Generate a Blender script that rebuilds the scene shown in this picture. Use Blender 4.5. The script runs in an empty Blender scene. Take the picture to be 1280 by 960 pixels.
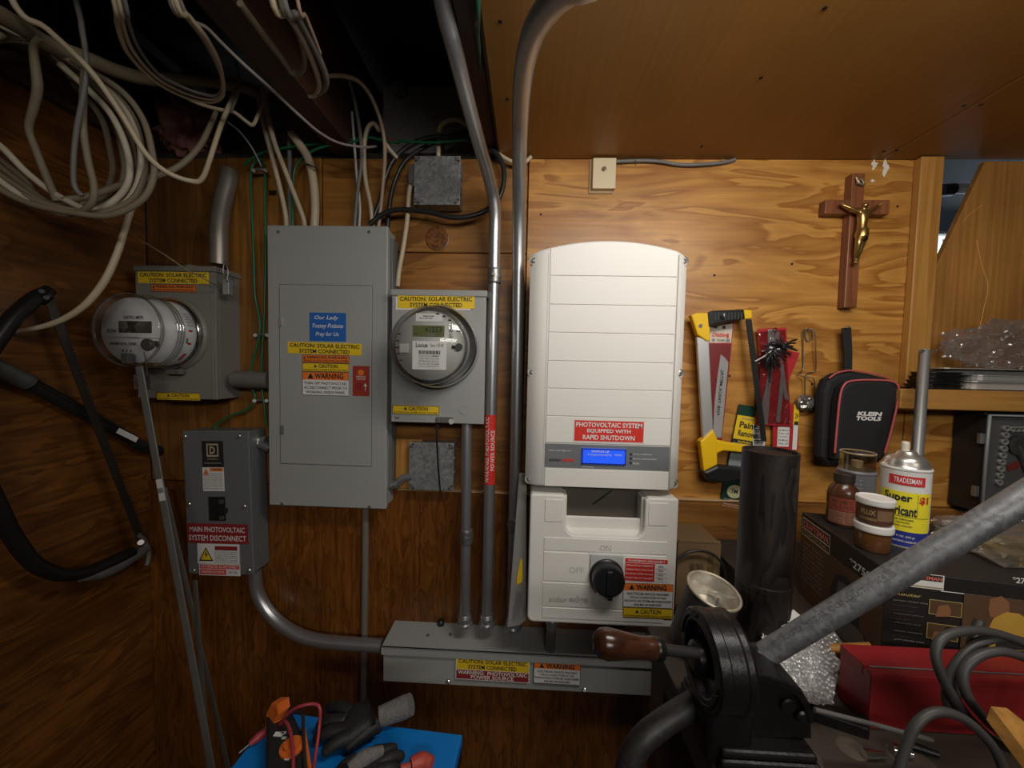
import bpy, bmesh, math, random
from mathutils import Vector, Matrix, Euler
random.seed(7)
sc = bpy.context.scene
COL = sc.collection
R_ = math.radians

# ------------------------------------------------------------------ camera
F = 475.0                      # focal length in pixels of a 1280 x 960 frame
CAM = Vector((0.0, -0.92, 1.45))
YAW, PITCH, ROLL = R_(2.2), R_(2.7), R_(1.3)
cd = bpy.data.cameras.new('camera'); cd.sensor_width = 36.0; cd.lens = 36.0 * F / 1280.0
cd.clip_start = 0.02
camera = bpy.data.objects.new('camera', cd); COL.objects.link(camera)
CROT = (Matrix.Rotation(YAW, 3, 'Z') @ Matrix.Rotation(math.pi / 2 - PITCH, 3, 'X') @ Matrix.Rotation(ROLL, 3, 'Z'))
camera.location = CAM; camera.rotation_euler = CROT.to_euler()
sc.camera = camera

# ------------------------------------------------------------------ world, lights, exposure
w = bpy.data.worlds.new('world'); sc.world = w; w.use_nodes = True
bg = w.node_tree.nodes['Background']
bg.inputs[0].default_value = (0.72, 0.87, 1.0, 1); bg.inputs[1].default_value = 2.5

def area(name, loc, target, sx, sy, power, col, spread=180):
    l = bpy.data.lights.new(name, 'AREA'); l.shape = 'RECTANGLE'; l.size = sx; l.size_y = sy
    l.energy = power; l.color = col; l.spread = R_(spread)
    o = bpy.data.objects.new(name, l); COL.objects.link(o); o.location = loc
    d = Vector(target) - Vector(loc); o.rotation_euler = d.to_track_quat('-Z', 'Y').to_euler()
    return o
# the shop light under the ceiling, just above and behind the camera's head
area('shop_light', (0.36, -0.70, 1.91), (0.32, -0.10, 1.2), 0.6, 0.14, 5.4, (1.0, 0.96, 0.90))
# a second, distant ceiling lamp deeper in the basement
area('far_ceiling_lamp', (0.45, -1.9, 1.88), (0.25, 0.0, 1.2), 0.9, 0.2, 10.5, (1.0, 0.96, 0.90))
sc.view_settings.view_transform = 'Standard'; sc.view_settings.look = 'None'
sc.view_settings.gamma = 1.0; sc.view_settings.use_curve_mapping = False
sc.view_settings.exposure = 0.0

# ------------------------------------------------------------------ pixel -> point helpers (real distances)
def ray(px, py):
    return CROT @ Vector(((px - 640.0) / F, (480.0 - py) / F, -1.0))
def pd(px, py, D):             # point seen at a pixel, D metres in front of the camera plane (wall at 0.92)
    r = ray(px, py); return CAM + r * (D / r.y)
def px_x(px, py, X):           # point seen at a pixel on the plane x = X
    r = ray(px, py); return CAM + r * ((X - CAM.x) / r.x)
def pz(px, py, Z):             # point seen at a pixel on the plane z = Z
    r = ray(px, py); return CAM + r * ((Z - CAM.z) / r.z)
WALL = 0.92
VX, VY, VZ = Vector((1, 0, 0)), Vector((0, 1, 0)), Vector((0, 0, 1))

# ------------------------------------------------------------------ mesh builder
def crom(pts, n=6, closed=False):
    P = [Vector(p) for p in pts]
    if len(P) < 3: return P
    out = []
    N = len(P)
    rng = range(N) if closed else range(N - 1)
    for i in rng:
        p1, p2 = P[i], P[(i + 1) % N]
        p0 = P[(i - 1) % N] if (closed or i > 0) else p1 * 2 - p2
        p3 = P[(i + 2) % N] if (closed or i + 2 < N) else p2 * 2 - p1
        for k in range(n):
            t = k / n
            out.append(0.5 * ((2 * p1) + (p2 - p0) * t + (2 * p0 - 5 * p1 + 4 * p2 - p3) * t * t + (3 * p1 - p0 - 3 * p2 + p3) * t ** 3))
    if not closed: out.append(P[-1])
    return out

class MB:
    def __init__(s): s.v = []; s.f = []; s.sm = []; s.mi = []
    def add(s, vs, fs, smooth=False, mi=0):
        b = len(s.v); s.v += [Vector(v) for v in vs]
        for f in fs:
            s.f.append([b + i for i in f]); s.sm.append(smooth); s.mi.append(mi)
        return s
    def box(s, x0, x1, y0, y1, z0, z1, bev=0.0, seg=2, M=None, mi=0):
        bm = bmesh.new(); bmesh.ops.create_cube(bm, size=1.0)
        for v in bm.verts:
            v.co = Vector((x0 + (x1 - x0) * (v.co.x + .5), y0 + (y1 - y0) * (v.co.y + .5), z0 + (z1 - z0) * (v.co.z + .5)))
        if bev > 0:
            bmesh.ops.bevel(bm, geom=bm.edges[:], offset=bev, segments=seg, affect='EDGES', profile=0.5)
        return s.bm(bm, M, bev > 0.004, mi)
    def bm(s, bm, M=None, smooth=False, mi=0):
        bm.verts.ensure_lookup_table(); bm.verts.index_update()
        vs = [(M @ v.co if M else v.co.copy()) for v in bm.verts]
        s.add(vs, [[v.index for v in f.verts] for f in bm.faces], smooth, mi); bm.free(); return s
    def tube(s, pts, r, n=8, sm=6, closed=False, caps=True, mi=0, raw=False):
        P = [Vector(p) for p in pts] if raw else crom(pts, sm, closed)
        N = len(P)
        if not hasattr(r, '__len__'): rs = [r] * N
        else:
            rs = []
            for i in range(N):
                t = i / max(1, N - 1) * (len(r) - 1); k = min(int(t), len(r) - 2); rs.append(r[k] + (r[k + 1] - r[k]) * (t - k))
        T = []
        for i in range(N):
            a, b = (P[(i - 1) % N], P[(i + 1) % N]) if closed else (P[max(0, i - 1)], P[min(N - 1, i + 1)])
            t = (b - a); T.append(t.normalized() if t.length > 1e-9 else Vector((0, 0, 1)))
        u = T[0].orthogonal().normalized(); vs = []
        for i in range(N):
            u = (u - T[i] * u.dot(T[i]));
            u = u.normalized() if u.length > 1e-6 else T[i].orthogonal().normalized()
            w_ = T[i].cross(u)
            for k in range(n):
                a = 2 * math.pi * k / n; vs.append(P[i] + (u * math.cos(a) + w_ * math.sin(a)) * rs[i])
        fs = []
        for i in range(N if closed else N - 1):
            j = (i + 1) % N
            for k in range(n):
                l = (k + 1) % n; fs.append([i * n + k, i * n + l, j * n + l, j * n + k])
        s.add(vs, fs, True, mi)
        if caps and not closed:
            s.add(vs[:n], [list(range(n))[::-1]], False, mi); s.add(vs[-n:], [list(range(n))], False, mi)
        return s
    def cyl(s, p0, p1, r0, r1=None, n=16, mi=0):
        r1 = r0 if r1 is None else r1
        return s.lathe([(r0, 0), (r1, 1)], p0, Vector(p1) - Vector(p0), n, True, mi)
    def lathe(s, prof, o, ax, n=24, caps=True, mi=0, sharp=True, rot0=0):
        # prof: (radius, t along ax); every ring pair is smooth round, hard along the profile
        o = Vector(o); ax = Vector(ax); a = ax.normalized(); u = a.orthogonal().normalized(); w_ = a.cross(u)
        def ring(r, t): return [o + ax * t + (u * math.cos(2 * math.pi * k / n + rot0) + w_ * math.sin(2 * math.pi * k / n + rot0)) * r for k in range(n)]
        if sharp:
            for (r0, t0), (r1, t1) in zip(prof, prof[1:]):
                s.add(ring(r0, t0) + ring(r1, t1), [[k, (k + 1) % n, n + (k + 1) % n, n + k] for k in range(n)], True, mi)
        else:
            vs = []
            for r, t in prof: vs += ring(r, t)
            s.add(vs, [[i * n + k, i * n + (k + 1) % n, (i + 1) * n + (k + 1) % n, (i + 1) * n + k] for i in range(len(prof) - 1) for k in range(n)], True, mi)
        if caps:
            if prof[0][0] > 1e-6: s.add(ring(*prof[0]), [list(range(n))[::-1]], False, mi)
            if prof[-1][0] > 1e-6: s.add(ring(*prof[-1]), [list(range(n))], False, mi)
        return s
    def prism(s, pts, ext, bev=0.0, mi=0):
        pts = [Vector(p) for p in pts]; ext = Vector(ext); n = len(pts)
        if bev <= 0:
            vs = pts + [p + ext for p in pts]
            return s.add(vs, [list(range(n)), list(range(n, 2 * n))[::-1]] + [[i, n + i, n + (i + 1) % n, (i + 1) % n] for i in range(n)], False, mi)
        bm = bmesh.new(); a = [bm.verts.new(p) for p in pts]; b = [bm.verts.new(p + ext) for p in pts]
        bm.faces.new(a); bm.faces.new(b[::-1])
        for i in range(n): bm.faces.new([a[i], b[i], b[(i + 1) % n], a[(i + 1) % n]])
        bmesh.ops.recalc_face_normals(bm, faces=bm.faces[:])
        e = [e for e in bm.edges if (e.verts[0] in a) == (e.verts[1] in a)]
        bmesh.ops.bevel(bm, geom=e, offset=bev, segments=2, affect='EDGES', profile=0.5)
        return s.bm(bm, None, False, mi)
    def xf(s, M): s.v = [M @ v for v in s.v]; return s

XF = None
WL = {}
def wloc(o): return WL[o.name] if o is not None else Vector((0, 0, 0))
def tag(o, label=None, cat=None, group=None, kind=None):
    if label: o['label'] = label
    if cat: o['category'] = cat
    if group: o['group'] = group
    if kind: o['kind'] = kind
    return o
def thing(name, label, cat, loc, group=None):
    o = bpy.data.objects.new(name, None); COL.objects.link(o); o.empty_display_size = 0.02
    o.location = Vector(loc); WL[o.name] = Vector(loc)
    return tag(o, label, cat, group)
def mk(name, mb, mat, parent=None, label=None):
    me = bpy.data.meshes.new(name)
    vs = mb.v if XF is None else [XF @ v for v in mb.v]
    if parent is not None: org = wloc(parent)
    elif name.split('_')[0] in ('wall', 'ceiling', 'floor'): org = Vector((0, 0, 0))
    else:
        org = Vector((sum(v.x for v in vs) / len(vs), sum(v.y for v in vs) / len(vs), min(v.z for v in vs)))
    me.from_pydata([v - org for v in vs], [], mb.f)
    for m in (mat if isinstance(mat, (list, tuple)) else [mat]): me.materials.append(m)
    me.polygons.foreach_set('use_smooth', mb.sm); me.polygons.foreach_set('material_index', mb.mi)
    me.update()
    o = bpy.data.objects.new(name, me); COL.objects.link(o)
    if parent is not None: o.parent = parent; WL[o.name] = org
    else: o.location = org; WL[o.name] = org
    if label: o['label'] = label
    return o

# ------------------------------------------------------------------ materials
def S(r, g, b):
    f = lambda c: (c / 255 / 12.92) if c <= 10 else ((c / 255 + .055) / 1.055) ** 2.4
    return (f(r), f(g), f(b), 1)
_M = {}
def nt(name):
    m = bpy.data.materials.new(name); m.use_nodes = True
    t = m.node_tree; return m, t, t.nodes['Principled BSDF']
def lk(t, a, b): t.links.new(a, b)
def M(name, col=None, rough=0.5, metal=0.0, var=0.12, scale=25.0, bump=0.0, bscale=None, trans=0.0, emit=0.0, spec=0.5, alpha=1.0, ior=1.45):
    if name in _M: return _M[name]
    m, t, p = nt(name); n = t.nodes
    tc = n.new('ShaderNodeTexCoord'); nz = n.new('ShaderNodeTexNoise'); nz.inputs['Scale'].default_value = scale; nz.inputs['Detail'].default_value = 4
    lk(t, tc.outputs['Object'], nz.inputs['Vector'])
    mx = n.new('ShaderNodeMix'); mx.data_type = 'RGBA'
    mx.inputs[6].default_value = tuple(c * (1 - var) for c in col[:3]) + (1,); mx.inputs[7].default_value = tuple(min(1, c * (1 + var)) for c in col[:3]) + (1,)
    lk(t, nz.outputs['Fac'], mx.inputs[0]); lk(t, mx.outputs[2], p.inputs['Base Color'])
    p.inputs['Roughness'].default_value = rough; p.inputs['Metallic'].default_value = metal
    p.inputs['Transmission Weight'].default_value = trans; p.inputs['Specular IOR Level'].default_value = spec; p.inputs['Alpha'].default_value = alpha; p.inputs['IOR'].default_value = ior
    if emit: lk(t, mx.outputs[2], p.inputs['Emission Color']); p.inputs['Emission Strength'].default_value = emit
    if bump:
        b = n.new('ShaderNodeBump'); b.inputs['Strength'].default_value = bump; b.inputs['Distance'].default_value = 0.002
        nb = n.new('ShaderNodeTexNoise'); nb.inputs['Scale'].default_value = bscale or scale * 6; nb.inputs['Detail'].default_value = 3
        lk(t, tc.outputs['Object'], nb.inputs['Vector']); lk(t, nb.outputs['Fac'], b.inputs['Height']); lk(t, b.outputs['Normal'], p.inputs['Normal'])
    _M[name] = m; return m

def wood(name, light, dark, axis='x', off=(0, 0, 0), rings=7.0, across=4.5, along=0.7, rough=0.42, contrast=1.0, fibre=0.35, knots=0, stain=0.35, det=1.5, dist=0.25):
    """plywood face veneer: contour bands of a stretched noise field, fine fibres, blotchy varnish"""
    if name in _M: return _M[name]
    m, t, p = nt(name); n = t.nodes
    tc = n.new('ShaderNodeTexCoord'); mp = n.new('ShaderNodeMapping'); mp.inputs['Location'].default_value = off
    lk(t, tc.outputs['Object'], mp.inputs['Vector'])
    def stretch(sa, sx):
        q = n.new('ShaderNodeVectorMath'); q.operation = 'MULTIPLY'
        q.inputs[1].default_value = {'x': (sa, sx, sx), 'z': (sx, sx, sa), 'y': (sx, sa, sx)}[axis]
        lk(t, mp.outputs[0], q.inputs[0]); return q.outputs[0]
    def noise(vec, sc_, det, rgh=0.5, dist=0.0):
        q = n.new('ShaderNodeTexNoise'); q.inputs['Scale'].default_value = sc_; q.inputs['Detail'].default_value = det
        q.inputs['Roughness'].default_value = rgh; q.inputs['Distortion'].default_value = dist; lk(t, vec, q.inputs['Vector']); return q.outputs['Fac']
    def math_(op, a, b=None):
        q = n.new('ShaderNodeMath'); q.operation = op
        if hasattr(a, 'is_output'): lk(t, a, q.inputs[0])
        else: q.inputs[0].default_value = a
        if b is not None:
            if hasattr(b, 'is_output'): lk(t, b, q.inputs[1])
            else: q.inputs[1].default_value = b
        return q.outputs[0]
    f = noise(stretch(along, across), 1.6, det, 0.5, dist)
    fr = math_('FRACT', math_('MULTIPLY', f, rings))
    cr = n.new('ShaderNodeValToRGB'); e = cr.color_ramp.elements
    e[0].position = 0.0; e[0].color = light; e[1].position = 1.0; e[1].color = light
    mid = tuple(l + (d - l) * 0.45 * contrast for l, d in zip(light, dark))
    dk = tuple(l + (d - l) * contrast for l, d in zip(light, dark))
    q = cr.color_ramp.elements.new(0.45); q.color = mid
    q = cr.color_ramp.elements.new(0.86); q.color = dk
    q = cr.color_ramp.elements.new(0.93); q.color = mid
    lk(t, fr, cr.inputs[0])
    fib = noise(stretch(3.0, 130.0), 1.0, 3)
    mx = n.new('ShaderNodeMix'); mx.data_type = 'RGBA'; mx.blend_type = 'MULTIPLY'
    mr = n.new('ShaderNodeMapRange'); mr.inputs[1].default_value = 0.3; mr.inputs[2].default_value = 0.75; mr.inputs[3].default_value = 1 - fibre; mr.inputs[4].default_value = 1.0 + fibre * .3
    lk(t, fib, mr.inputs[0]); mx.inputs[0].default_value = 1.0; lk(t, cr.outputs[0], mx.inputs[6])
    cb = n.new('ShaderNodeCombineColor');
    for i in range(3): lk(t, mr.outputs[0], cb.inputs[i])
    lk(t, cb.outputs[0], mx.inputs[7])
    st = noise(stretch(1.2, 1.8), 2.2, 4, 0.6)
    m2 = n.new('ShaderNodeMapRange'); m2.inputs[1].default_value = 0.35; m2.inputs[2].default_value = 0.7; m2.inputs[3].default_value = 1 - stain; m2.inputs[4].default_value = 1.0
    lk(t, st, m2.inputs[0])
    mx2 = n.new('ShaderNodeMix'); mx2.data_type = 'RGBA'; mx2.blend_type = 'MULTIPLY'; mx2.inputs[0].default_value = 1.0
    cb2 = n.new('ShaderNodeCombineColor')
    for i in range(3): lk(t, m2.outputs[0], cb2.inputs[i])
    lk(t, mx.outputs[2], mx2.inputs[6]); lk(t, cb2.outputs[0], mx2.inputs[7])
    lk(t, mx2.outputs[2], p.inputs['Base Color'])
    p.inputs['Roughness'].default_value = rough
    b = n.new('ShaderNodeBump'); b.inputs['Strength'].default_value = 0.25; b.inputs['Distance'].default_value = 0.001
    lk(t, fib, b.inputs['Height']); lk(t, b.outputs['Normal'], p.inputs['Normal'])
    _M[name] = m; return m

def spangle(name, a, b, scale=90, rough=0.38, metal=0.85):
    """galvanised zinc: cell-wise tone"""
    if name in _M: return _M[name]
    m, t, p = nt(name); n = t.nodes
    tc = n.new('ShaderNodeTexCoord'); v = n.new('ShaderNodeTexVoronoi'); v.inputs['Scale'].default_value = scale
    lk(t, tc.outputs['Object'], v.inputs['Vector'])
    nz = n.new('ShaderNodeTexNoise'); nz.inputs['Scale'].default_value = scale * .5; nz.inputs['Detail'].default_value = 5; lk(t, tc.outputs['Object'], nz.inputs['Vector'])
    se = n.new('ShaderNodeSeparateColor'); lk(t, v.outputs['Color'], se.inputs[0])
    ad = n.new('ShaderNodeMath'); ad.operation = 'ADD'; lk(t, se.outputs[0], ad.inputs[0]); lk(t, nz.outputs['Fac'], ad.inputs[1])
    ha = n.new('ShaderNodeMath'); ha.operation = 'MULTIPLY'; ha.inputs[1].default_value = 0.5; lk(t, ad.outputs[0], ha.inputs[0])
    mx = n.new('ShaderNodeMix'); mx.data_type = 'RGBA'; mx.inputs[6].default_value = a; mx.inputs[7].default_value = b
    lk(t, ha.outputs[0], mx.inputs[0]); lk(t, mx.outputs[2], p.inputs['Base Color'])
    p.inputs['Roughness'].default_value = rough; p.inputs['Metallic'].default_value = metal
    _M[name] = m; return m

GREY = M('grey_enamel', (0.33, 0.335, 0.32, 1), 0.38, 0.0, 0.05, 6, 0.05, 250)
GREYD = M('dark_grey_enamel', (0.13, 0.14, 0.14, 1), 0.42, 0.0, 0.06, 8, 0.05, 250)
GREYO = M('olive_grey_enamel', (0.20, 0.19, 0.165, 1), 0.42, 0.0, 0.06, 8, 0.05, 250)
EMT = M('galvanised_conduit', (0.50, 0.51, 0.52, 1), 0.34, 0.85, 0.14, 14, 0.04, 120)
ZINC = spangle('galvanised_box', (0.16, 0.17, 0.17, 1), (0.48, 0.49, 0.48, 1), 160, 0.45, 0.6)
GALV = spangle('galvanised_pipe_skin', (0.09, 0.093, 0.096, 1), (0.27, 0.275, 0.28, 1), 220, 0.48, 0.5)
SCREW = M('bright_screw', (0.62, 0.61, 0.58, 1), 0.25, 0.9, 0.1)
WHITEP = M('inverter_white', (0.72, 0.70, 0.65, 1), 0.42, 0, 0.03, 5, 0.03, 300)
WHITE = M('label_white', (0.72, 0.71, 0.69, 1), 0.5, 0, 0.03)
YEL = M('label_yellow', (0.78, 0.53, 0.02, 1), 0.45, 0, 0.04)
ORANGE = M('label_orange', (0.78, 0.19, 0.03, 1), 0.45, 0, 0.04)
RED = M('label_red', (0.50, 0.025, 0.025, 1), 0.45, 0, 0.04)
RED2 = M('bright_label_red', (0.62, 0.03, 0.02, 1), 0.45, 0, 0.04)
MAROON = M('label_maroon', (0.26, 0.02, 0.025, 1), 0.5, 0, 0.05)
BLUE = M('label_blue', (0.02, 0.12, 0.42, 1), 0.5, 0, 0.05)
INK = M('ink_black', (0.02, 0.02, 0.02, 1), 0.5, 0, 0.1)
INKG = M('ink_grey', (0.22, 0.22, 0.22, 1), 0.5, 0, 0.1)
BLACKP = M('black_plastic', (0.015, 0.015, 0.016, 1), 0.32, 0, 0.15)
BLACKM = M('black_cast_iron', (0.006, 0.0057, 0.0056, 1), 0.36, 0.0, 0.4, 30, 0.25, 140, spec=.4)
GREEN = M('green_insulation', (0.012, 0.13, 0.05, 1), 0.35, 0, 0.1)
CREAM = M('cream_cable_sheath', (0.50, 0.41, 0.28, 1), 0.45, 0, 0.16, 30)
CREAMD = M('dusty_cable_sheath', (0.21, 0.17, 0.11, 1), 0.6, 0, 0.2, 30)
GREYC = M('grey_cable_sheath', (0.16, 0.15, 0.14, 1), 0.5, 0, 0.15, 30)
BEIGE = M('pink_beige_cable_sheath', (0.40, 0.28, 0.19, 1), 0.5, 0, 0.14, 30)
BLACKC = M('black_cable_sheath', (0.02, 0.02, 0.02, 1), 0.35, 0, 0.15)
YP = M('yellow_plastic', (0.82, 0.50, 0.01, 1), 0.35, 0, 0.05)
ALU = M('brushed_aluminium', (0.62, 0.62, 0.61, 1), 0.36, 0.75, 0.05, 10)
CHROME = M('chrome', (0.75, 0.74, 0.72, 1), 0.15, 1.0, 0.06)
STEEL = M('worn_steel', (0.30, 0.29, 0.28, 1), 0.4, 0.8, 0.2, 40)
GLASS = M('clear_polycarbonate', (0.92, 0.92, 0.9, 1), 0.06, 0, 0.0, trans=1.0, ior=1.12)
PAPER = M('paper', (0.62, 0.61, 0.58, 1), 0.7, 0, 0.05)
KRAFT = M('kraft_cardboard', (0.17, 0.105, 0.045, 1), 0.75, 0, 0.12, 12)
BOXB = M('printed_black_card', (0.018, 0.016, 0.015, 1), 0.38, 0, 0.3, 15)

# ------------------------------------------------------------------ prints and lettering
_T = {}
def tmesh(s, bold=0.012, slant=0.0):
    k = (s, bold, slant)
    if k in _T: return _T[k]
    cu = bpy.data.curves.new('lettering', 'FONT'); cu.body = s; cu.align_x = 'CENTER'; cu.resolution_u = 2; cu.offset = bold; cu.shear = slant; cu.space_line = 0.95
    ob = bpy.data.objects.new('lettering_source', cu); COL.objects.link(ob)
    bpy.context.view_layer.update()
    me = bpy.data.meshes.new_from_object(ob.evaluated_get(bpy.context.evaluated_depsgraph_get()))
    vs = [(v.co.x, v.co.y) for v in me.vertices]; fs = [list(p.vertices) for p in me.polygons]
    bpy.data.objects.remove(ob); bpy.data.curves.remove(cu); bpy.data.meshes.remove(me)
    x0 = min(v[0] for v in vs); x1 = max(v[0] for v in vs); y0 = min(v[1] for v in vs); y1 = max(v[1] for v in vs)
    vs = [((x - x0) / (x1 - x0), 1 - (y - y0) / (y1 - y0)) for x, y in vs]
    _T[k] = (vs, fs); return _T[k]

class Face:
    def __init__(s, O, R, U, w_, h, warp=None):
        s.O, s.R, s.U, s.w, s.h, s.warp = Vector(O), Vector(R).normalized(), Vector(U).normalized(), w_, h, warp
        s.N = s.R.cross(s.U).normalized()
    def p(s, fx, fy, n=0.0):
        if s.warp: return s.warp(fx, fy, n)
        return s.O + s.R * (fx * s.w) - s.U * (fy * s.h) + s.N * n
    def uv(s, px, py):
        r = ray(px, py); t = (s.O - CAM).dot(s.N) / r.dot(s.N); q = CAM + r * t - s.O
        return q.dot(s.R) / s.w, -q.dot(s.U) / s.h
    def rect(s, px0, py0, px1, py1):
        a, b = s.uv(px0, py0), s.uv(px1, py1); return a[0], a[1], b[0], b[1]
    def sub(s, px0, py0, px1, py1):
        a, b = s.uv((px0 + px1) / 2, (py0 + py1) / 2)
        c = s.uv(px0, (py0 + py1) / 2); d = s.uv(px1, (py0 + py1) / 2); e = s.uv((px0 + px1) / 2, py0); f = s.uv((px0 + px1) / 2, py1)
        w_ = (d[0] - c[0]) * s.w; h = (f[1] - e[1]) * s.h
        return Face(s.O + s.R * (a * s.w - w_ / 2) - s.U * (b * s.h - h / 2), s.R, s.U, w_, h)
    def tilt(s, deg):
        c = s.p(.5, .5); q = Matrix.Rotation(R_(deg), 3, s.N); R2 = q @ s.R; U2 = q @ s.U
        return Face(c - R2 * s.w / 2 + U2 * s.h / 2, R2, U2, s.w, s.h)
def FR(px0, py0, px1, py1, D):
    cx, cy = (px0 + px1) / 2, (py0 + py1) / 2
    c = pd(cx, cy, D); w_ = (pd(px1, cy, D) - pd(px0, cy, D)).length; h = (pd(cx, py1, D) - pd(cx, py0, D)).length
    return Face(Vector((c.x - w_ / 2, c.y, c.z + h / 2)), VX, VZ, w_, h)
def plate(mb, fc, x0, y0, x1, y1, n0, n1, nx=1):
    if fc.warp: nx = 10
    vs, fs = [], []
    for i in range(nx + 1):
        x = x0 + (x1 - x0) * i / nx
        vs += [fc.p(x, y0, n1), fc.p(x, y1, n1), fc.p(x, y0, n0), fc.p(x, y1, n0)]
    for i in range(nx):
        a, b = i * 4, i * 4 + 4
        fs += [[a, a + 1, b + 1, b], [a, b, b + 2, a + 2], [a + 1, a + 3, b + 3, b + 1]]
    fs += [[0, 2, 3, 1], [nx * 4, nx * 4 + 1, nx * 4 + 3, nx * 4 + 2]]
    return mb.add(vs, fs)
def prints(parent, fc, items, lift=0.0009, small=False):
    """flat print on a face: ('t', text, x0,y0,x1,y1, mat[, bold[, slant]]), ('r', x0,y0,x1,y1, mat), ('p', points, mat), ('b', width, mat)"""
    G = {}
    for k, it in enumerate(items):
        kind, mat = it[0], it[6] if it[0] == 't' else it[-1]
        n = lift + k * 0.00004
        mb = G.setdefault((kind, mat.name), (MB(), mat))[0]
        if kind == 't':
            vs, fs = tmesh(it[1], *(it[7:])); x0, y0, x1, y1 = it[2:6]
            mb.add([fc.p(x0 + (x1 - x0) * u, y0 + (y1 - y0) * v, n + .0003) for u, v in vs], fs)
        elif kind == 'r':
            x0, y0, x1, y1 = it[1:5]; q = 36 if fc.warp else 1
            for i in range(q):
                a, b = x0 + (x1 - x0) * i / q, x0 + (x1 - x0) * (i + 1) / q
                mb.add([fc.p(a, y0, n), fc.p(a, y1, n), fc.p(b, y1, n), fc.p(b, y0, n)], [[0, 1, 2, 3]])
        elif kind == 'p':
            mb.add([fc.p(x, y, n + .0002) for x, y in it[1]], [list(range(len(it[1])))])
        elif kind == 'b':
            bw = it[1]; bx, by = bw / fc.w, bw / fc.h
            for x0, y0, x1, y1 in ((0, 0, 1, by), (0, 1 - by, 1, 1), (0, 0, bx, 1), (1 - bx, 0, 1, 1)):
                mb.add([fc.p(x0, y0, n), fc.p(x0, y1, n), fc.p(x1, y1, n), fc.p(x1, y0, n)], [[0, 1, 2, 3]])
    nm = {'t': 'lettering', 'r': 'printed_band', 'p': 'printed_symbol', 'b': 'printed_border'}
    for (kind, _), (mb, mat) in G.items(): mk(nm[kind], mb, mat, parent)
def sticker(parent, fc, mat, items, name='sticker', label=None, th=0.0006):
    mb = MB(); plate(mb, fc, 0, 0, 1, 1, -0.0003, th)
    o = mk(name, mb, mat, parent, label); prints(o, fc, items, th + 0.0002); return o
def rows(n, x0, y0, x1, y1, mat, words_, fill=0.62):
    """n short lines of small text"""
    out = []; h = (y1 - y0) / n
    for i in range(n): out.append(('t', words_[i % len(words_)], x0, y0 + i * h, x1, y0 + i * h + h * fill, mat))
    return out
TRI = lambda cx, cy, w_, h: [(cx - w_ / 2, cy + h / 2), (cx + w_ / 2, cy + h / 2), (cx, cy - h / 2)]

def skinmesh(verts, edges, rad, sub=2):
    me = bpy.data.meshes.new('skin_source'); me.from_pydata([Vector(v) for v in verts], edges, [])
    ob = bpy.data.objects.new('skin_source', me); COL.objects.link(ob)
    ob.modifiers.new('s', 'SKIN')
    for i, r in enumerate(rad):
        r = r if hasattr(r, '__len__') else (r, r)
        me.skin_vertices[0].data[i].radius = r
    me.skin_vertices[0].data[0].use_root = True
    m = ob.modifiers.new('d', 'SUBSURF'); m.levels = sub; m.render_levels = sub
    bpy.context.view_layer.update()
    e = bpy.data.meshes.new_from_object(ob.evaluated_get(bpy.context.evaluated_depsgraph_get()))
    mb = MB(); mb.add([v.co.copy() for v in e.vertices], [list(p.vertices) for p in e.polygons], True)
    bpy.data.objects.remove(ob); bpy.data.meshes.remove(me); bpy.data.meshes.remove(e)
    return mb
def wbox(mb, px0, py0, px1, py1, D0, D1, bev=0.0, seg=2, mi=0):
    f = FR(px0, py0, px1, py1, D0)
    return mb.box(f.O.x, f.O.x + f.w, f.O.y, -WALL + D1, f.O.z - f.h, f.O.z, bev, seg, mi=mi)
def cabl(name, label, pts, r, mat, n=8, group=None, cat='cable'):
    P_ = [pd(*p) for p in pts]          # ends that leave the picture go on up into the joist space
    if pts[0][1] < 0: P_.insert(0, P_[0] + Vector((0, -.06, .20)))
    if pts[-1][1] < 0: P_.append(P_[-1] + Vector((0, -.06, .20)))
    mb = MB().tube(P_, r, n)
    return tag(mk(name, mb, mat), label, cat, group)
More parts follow.
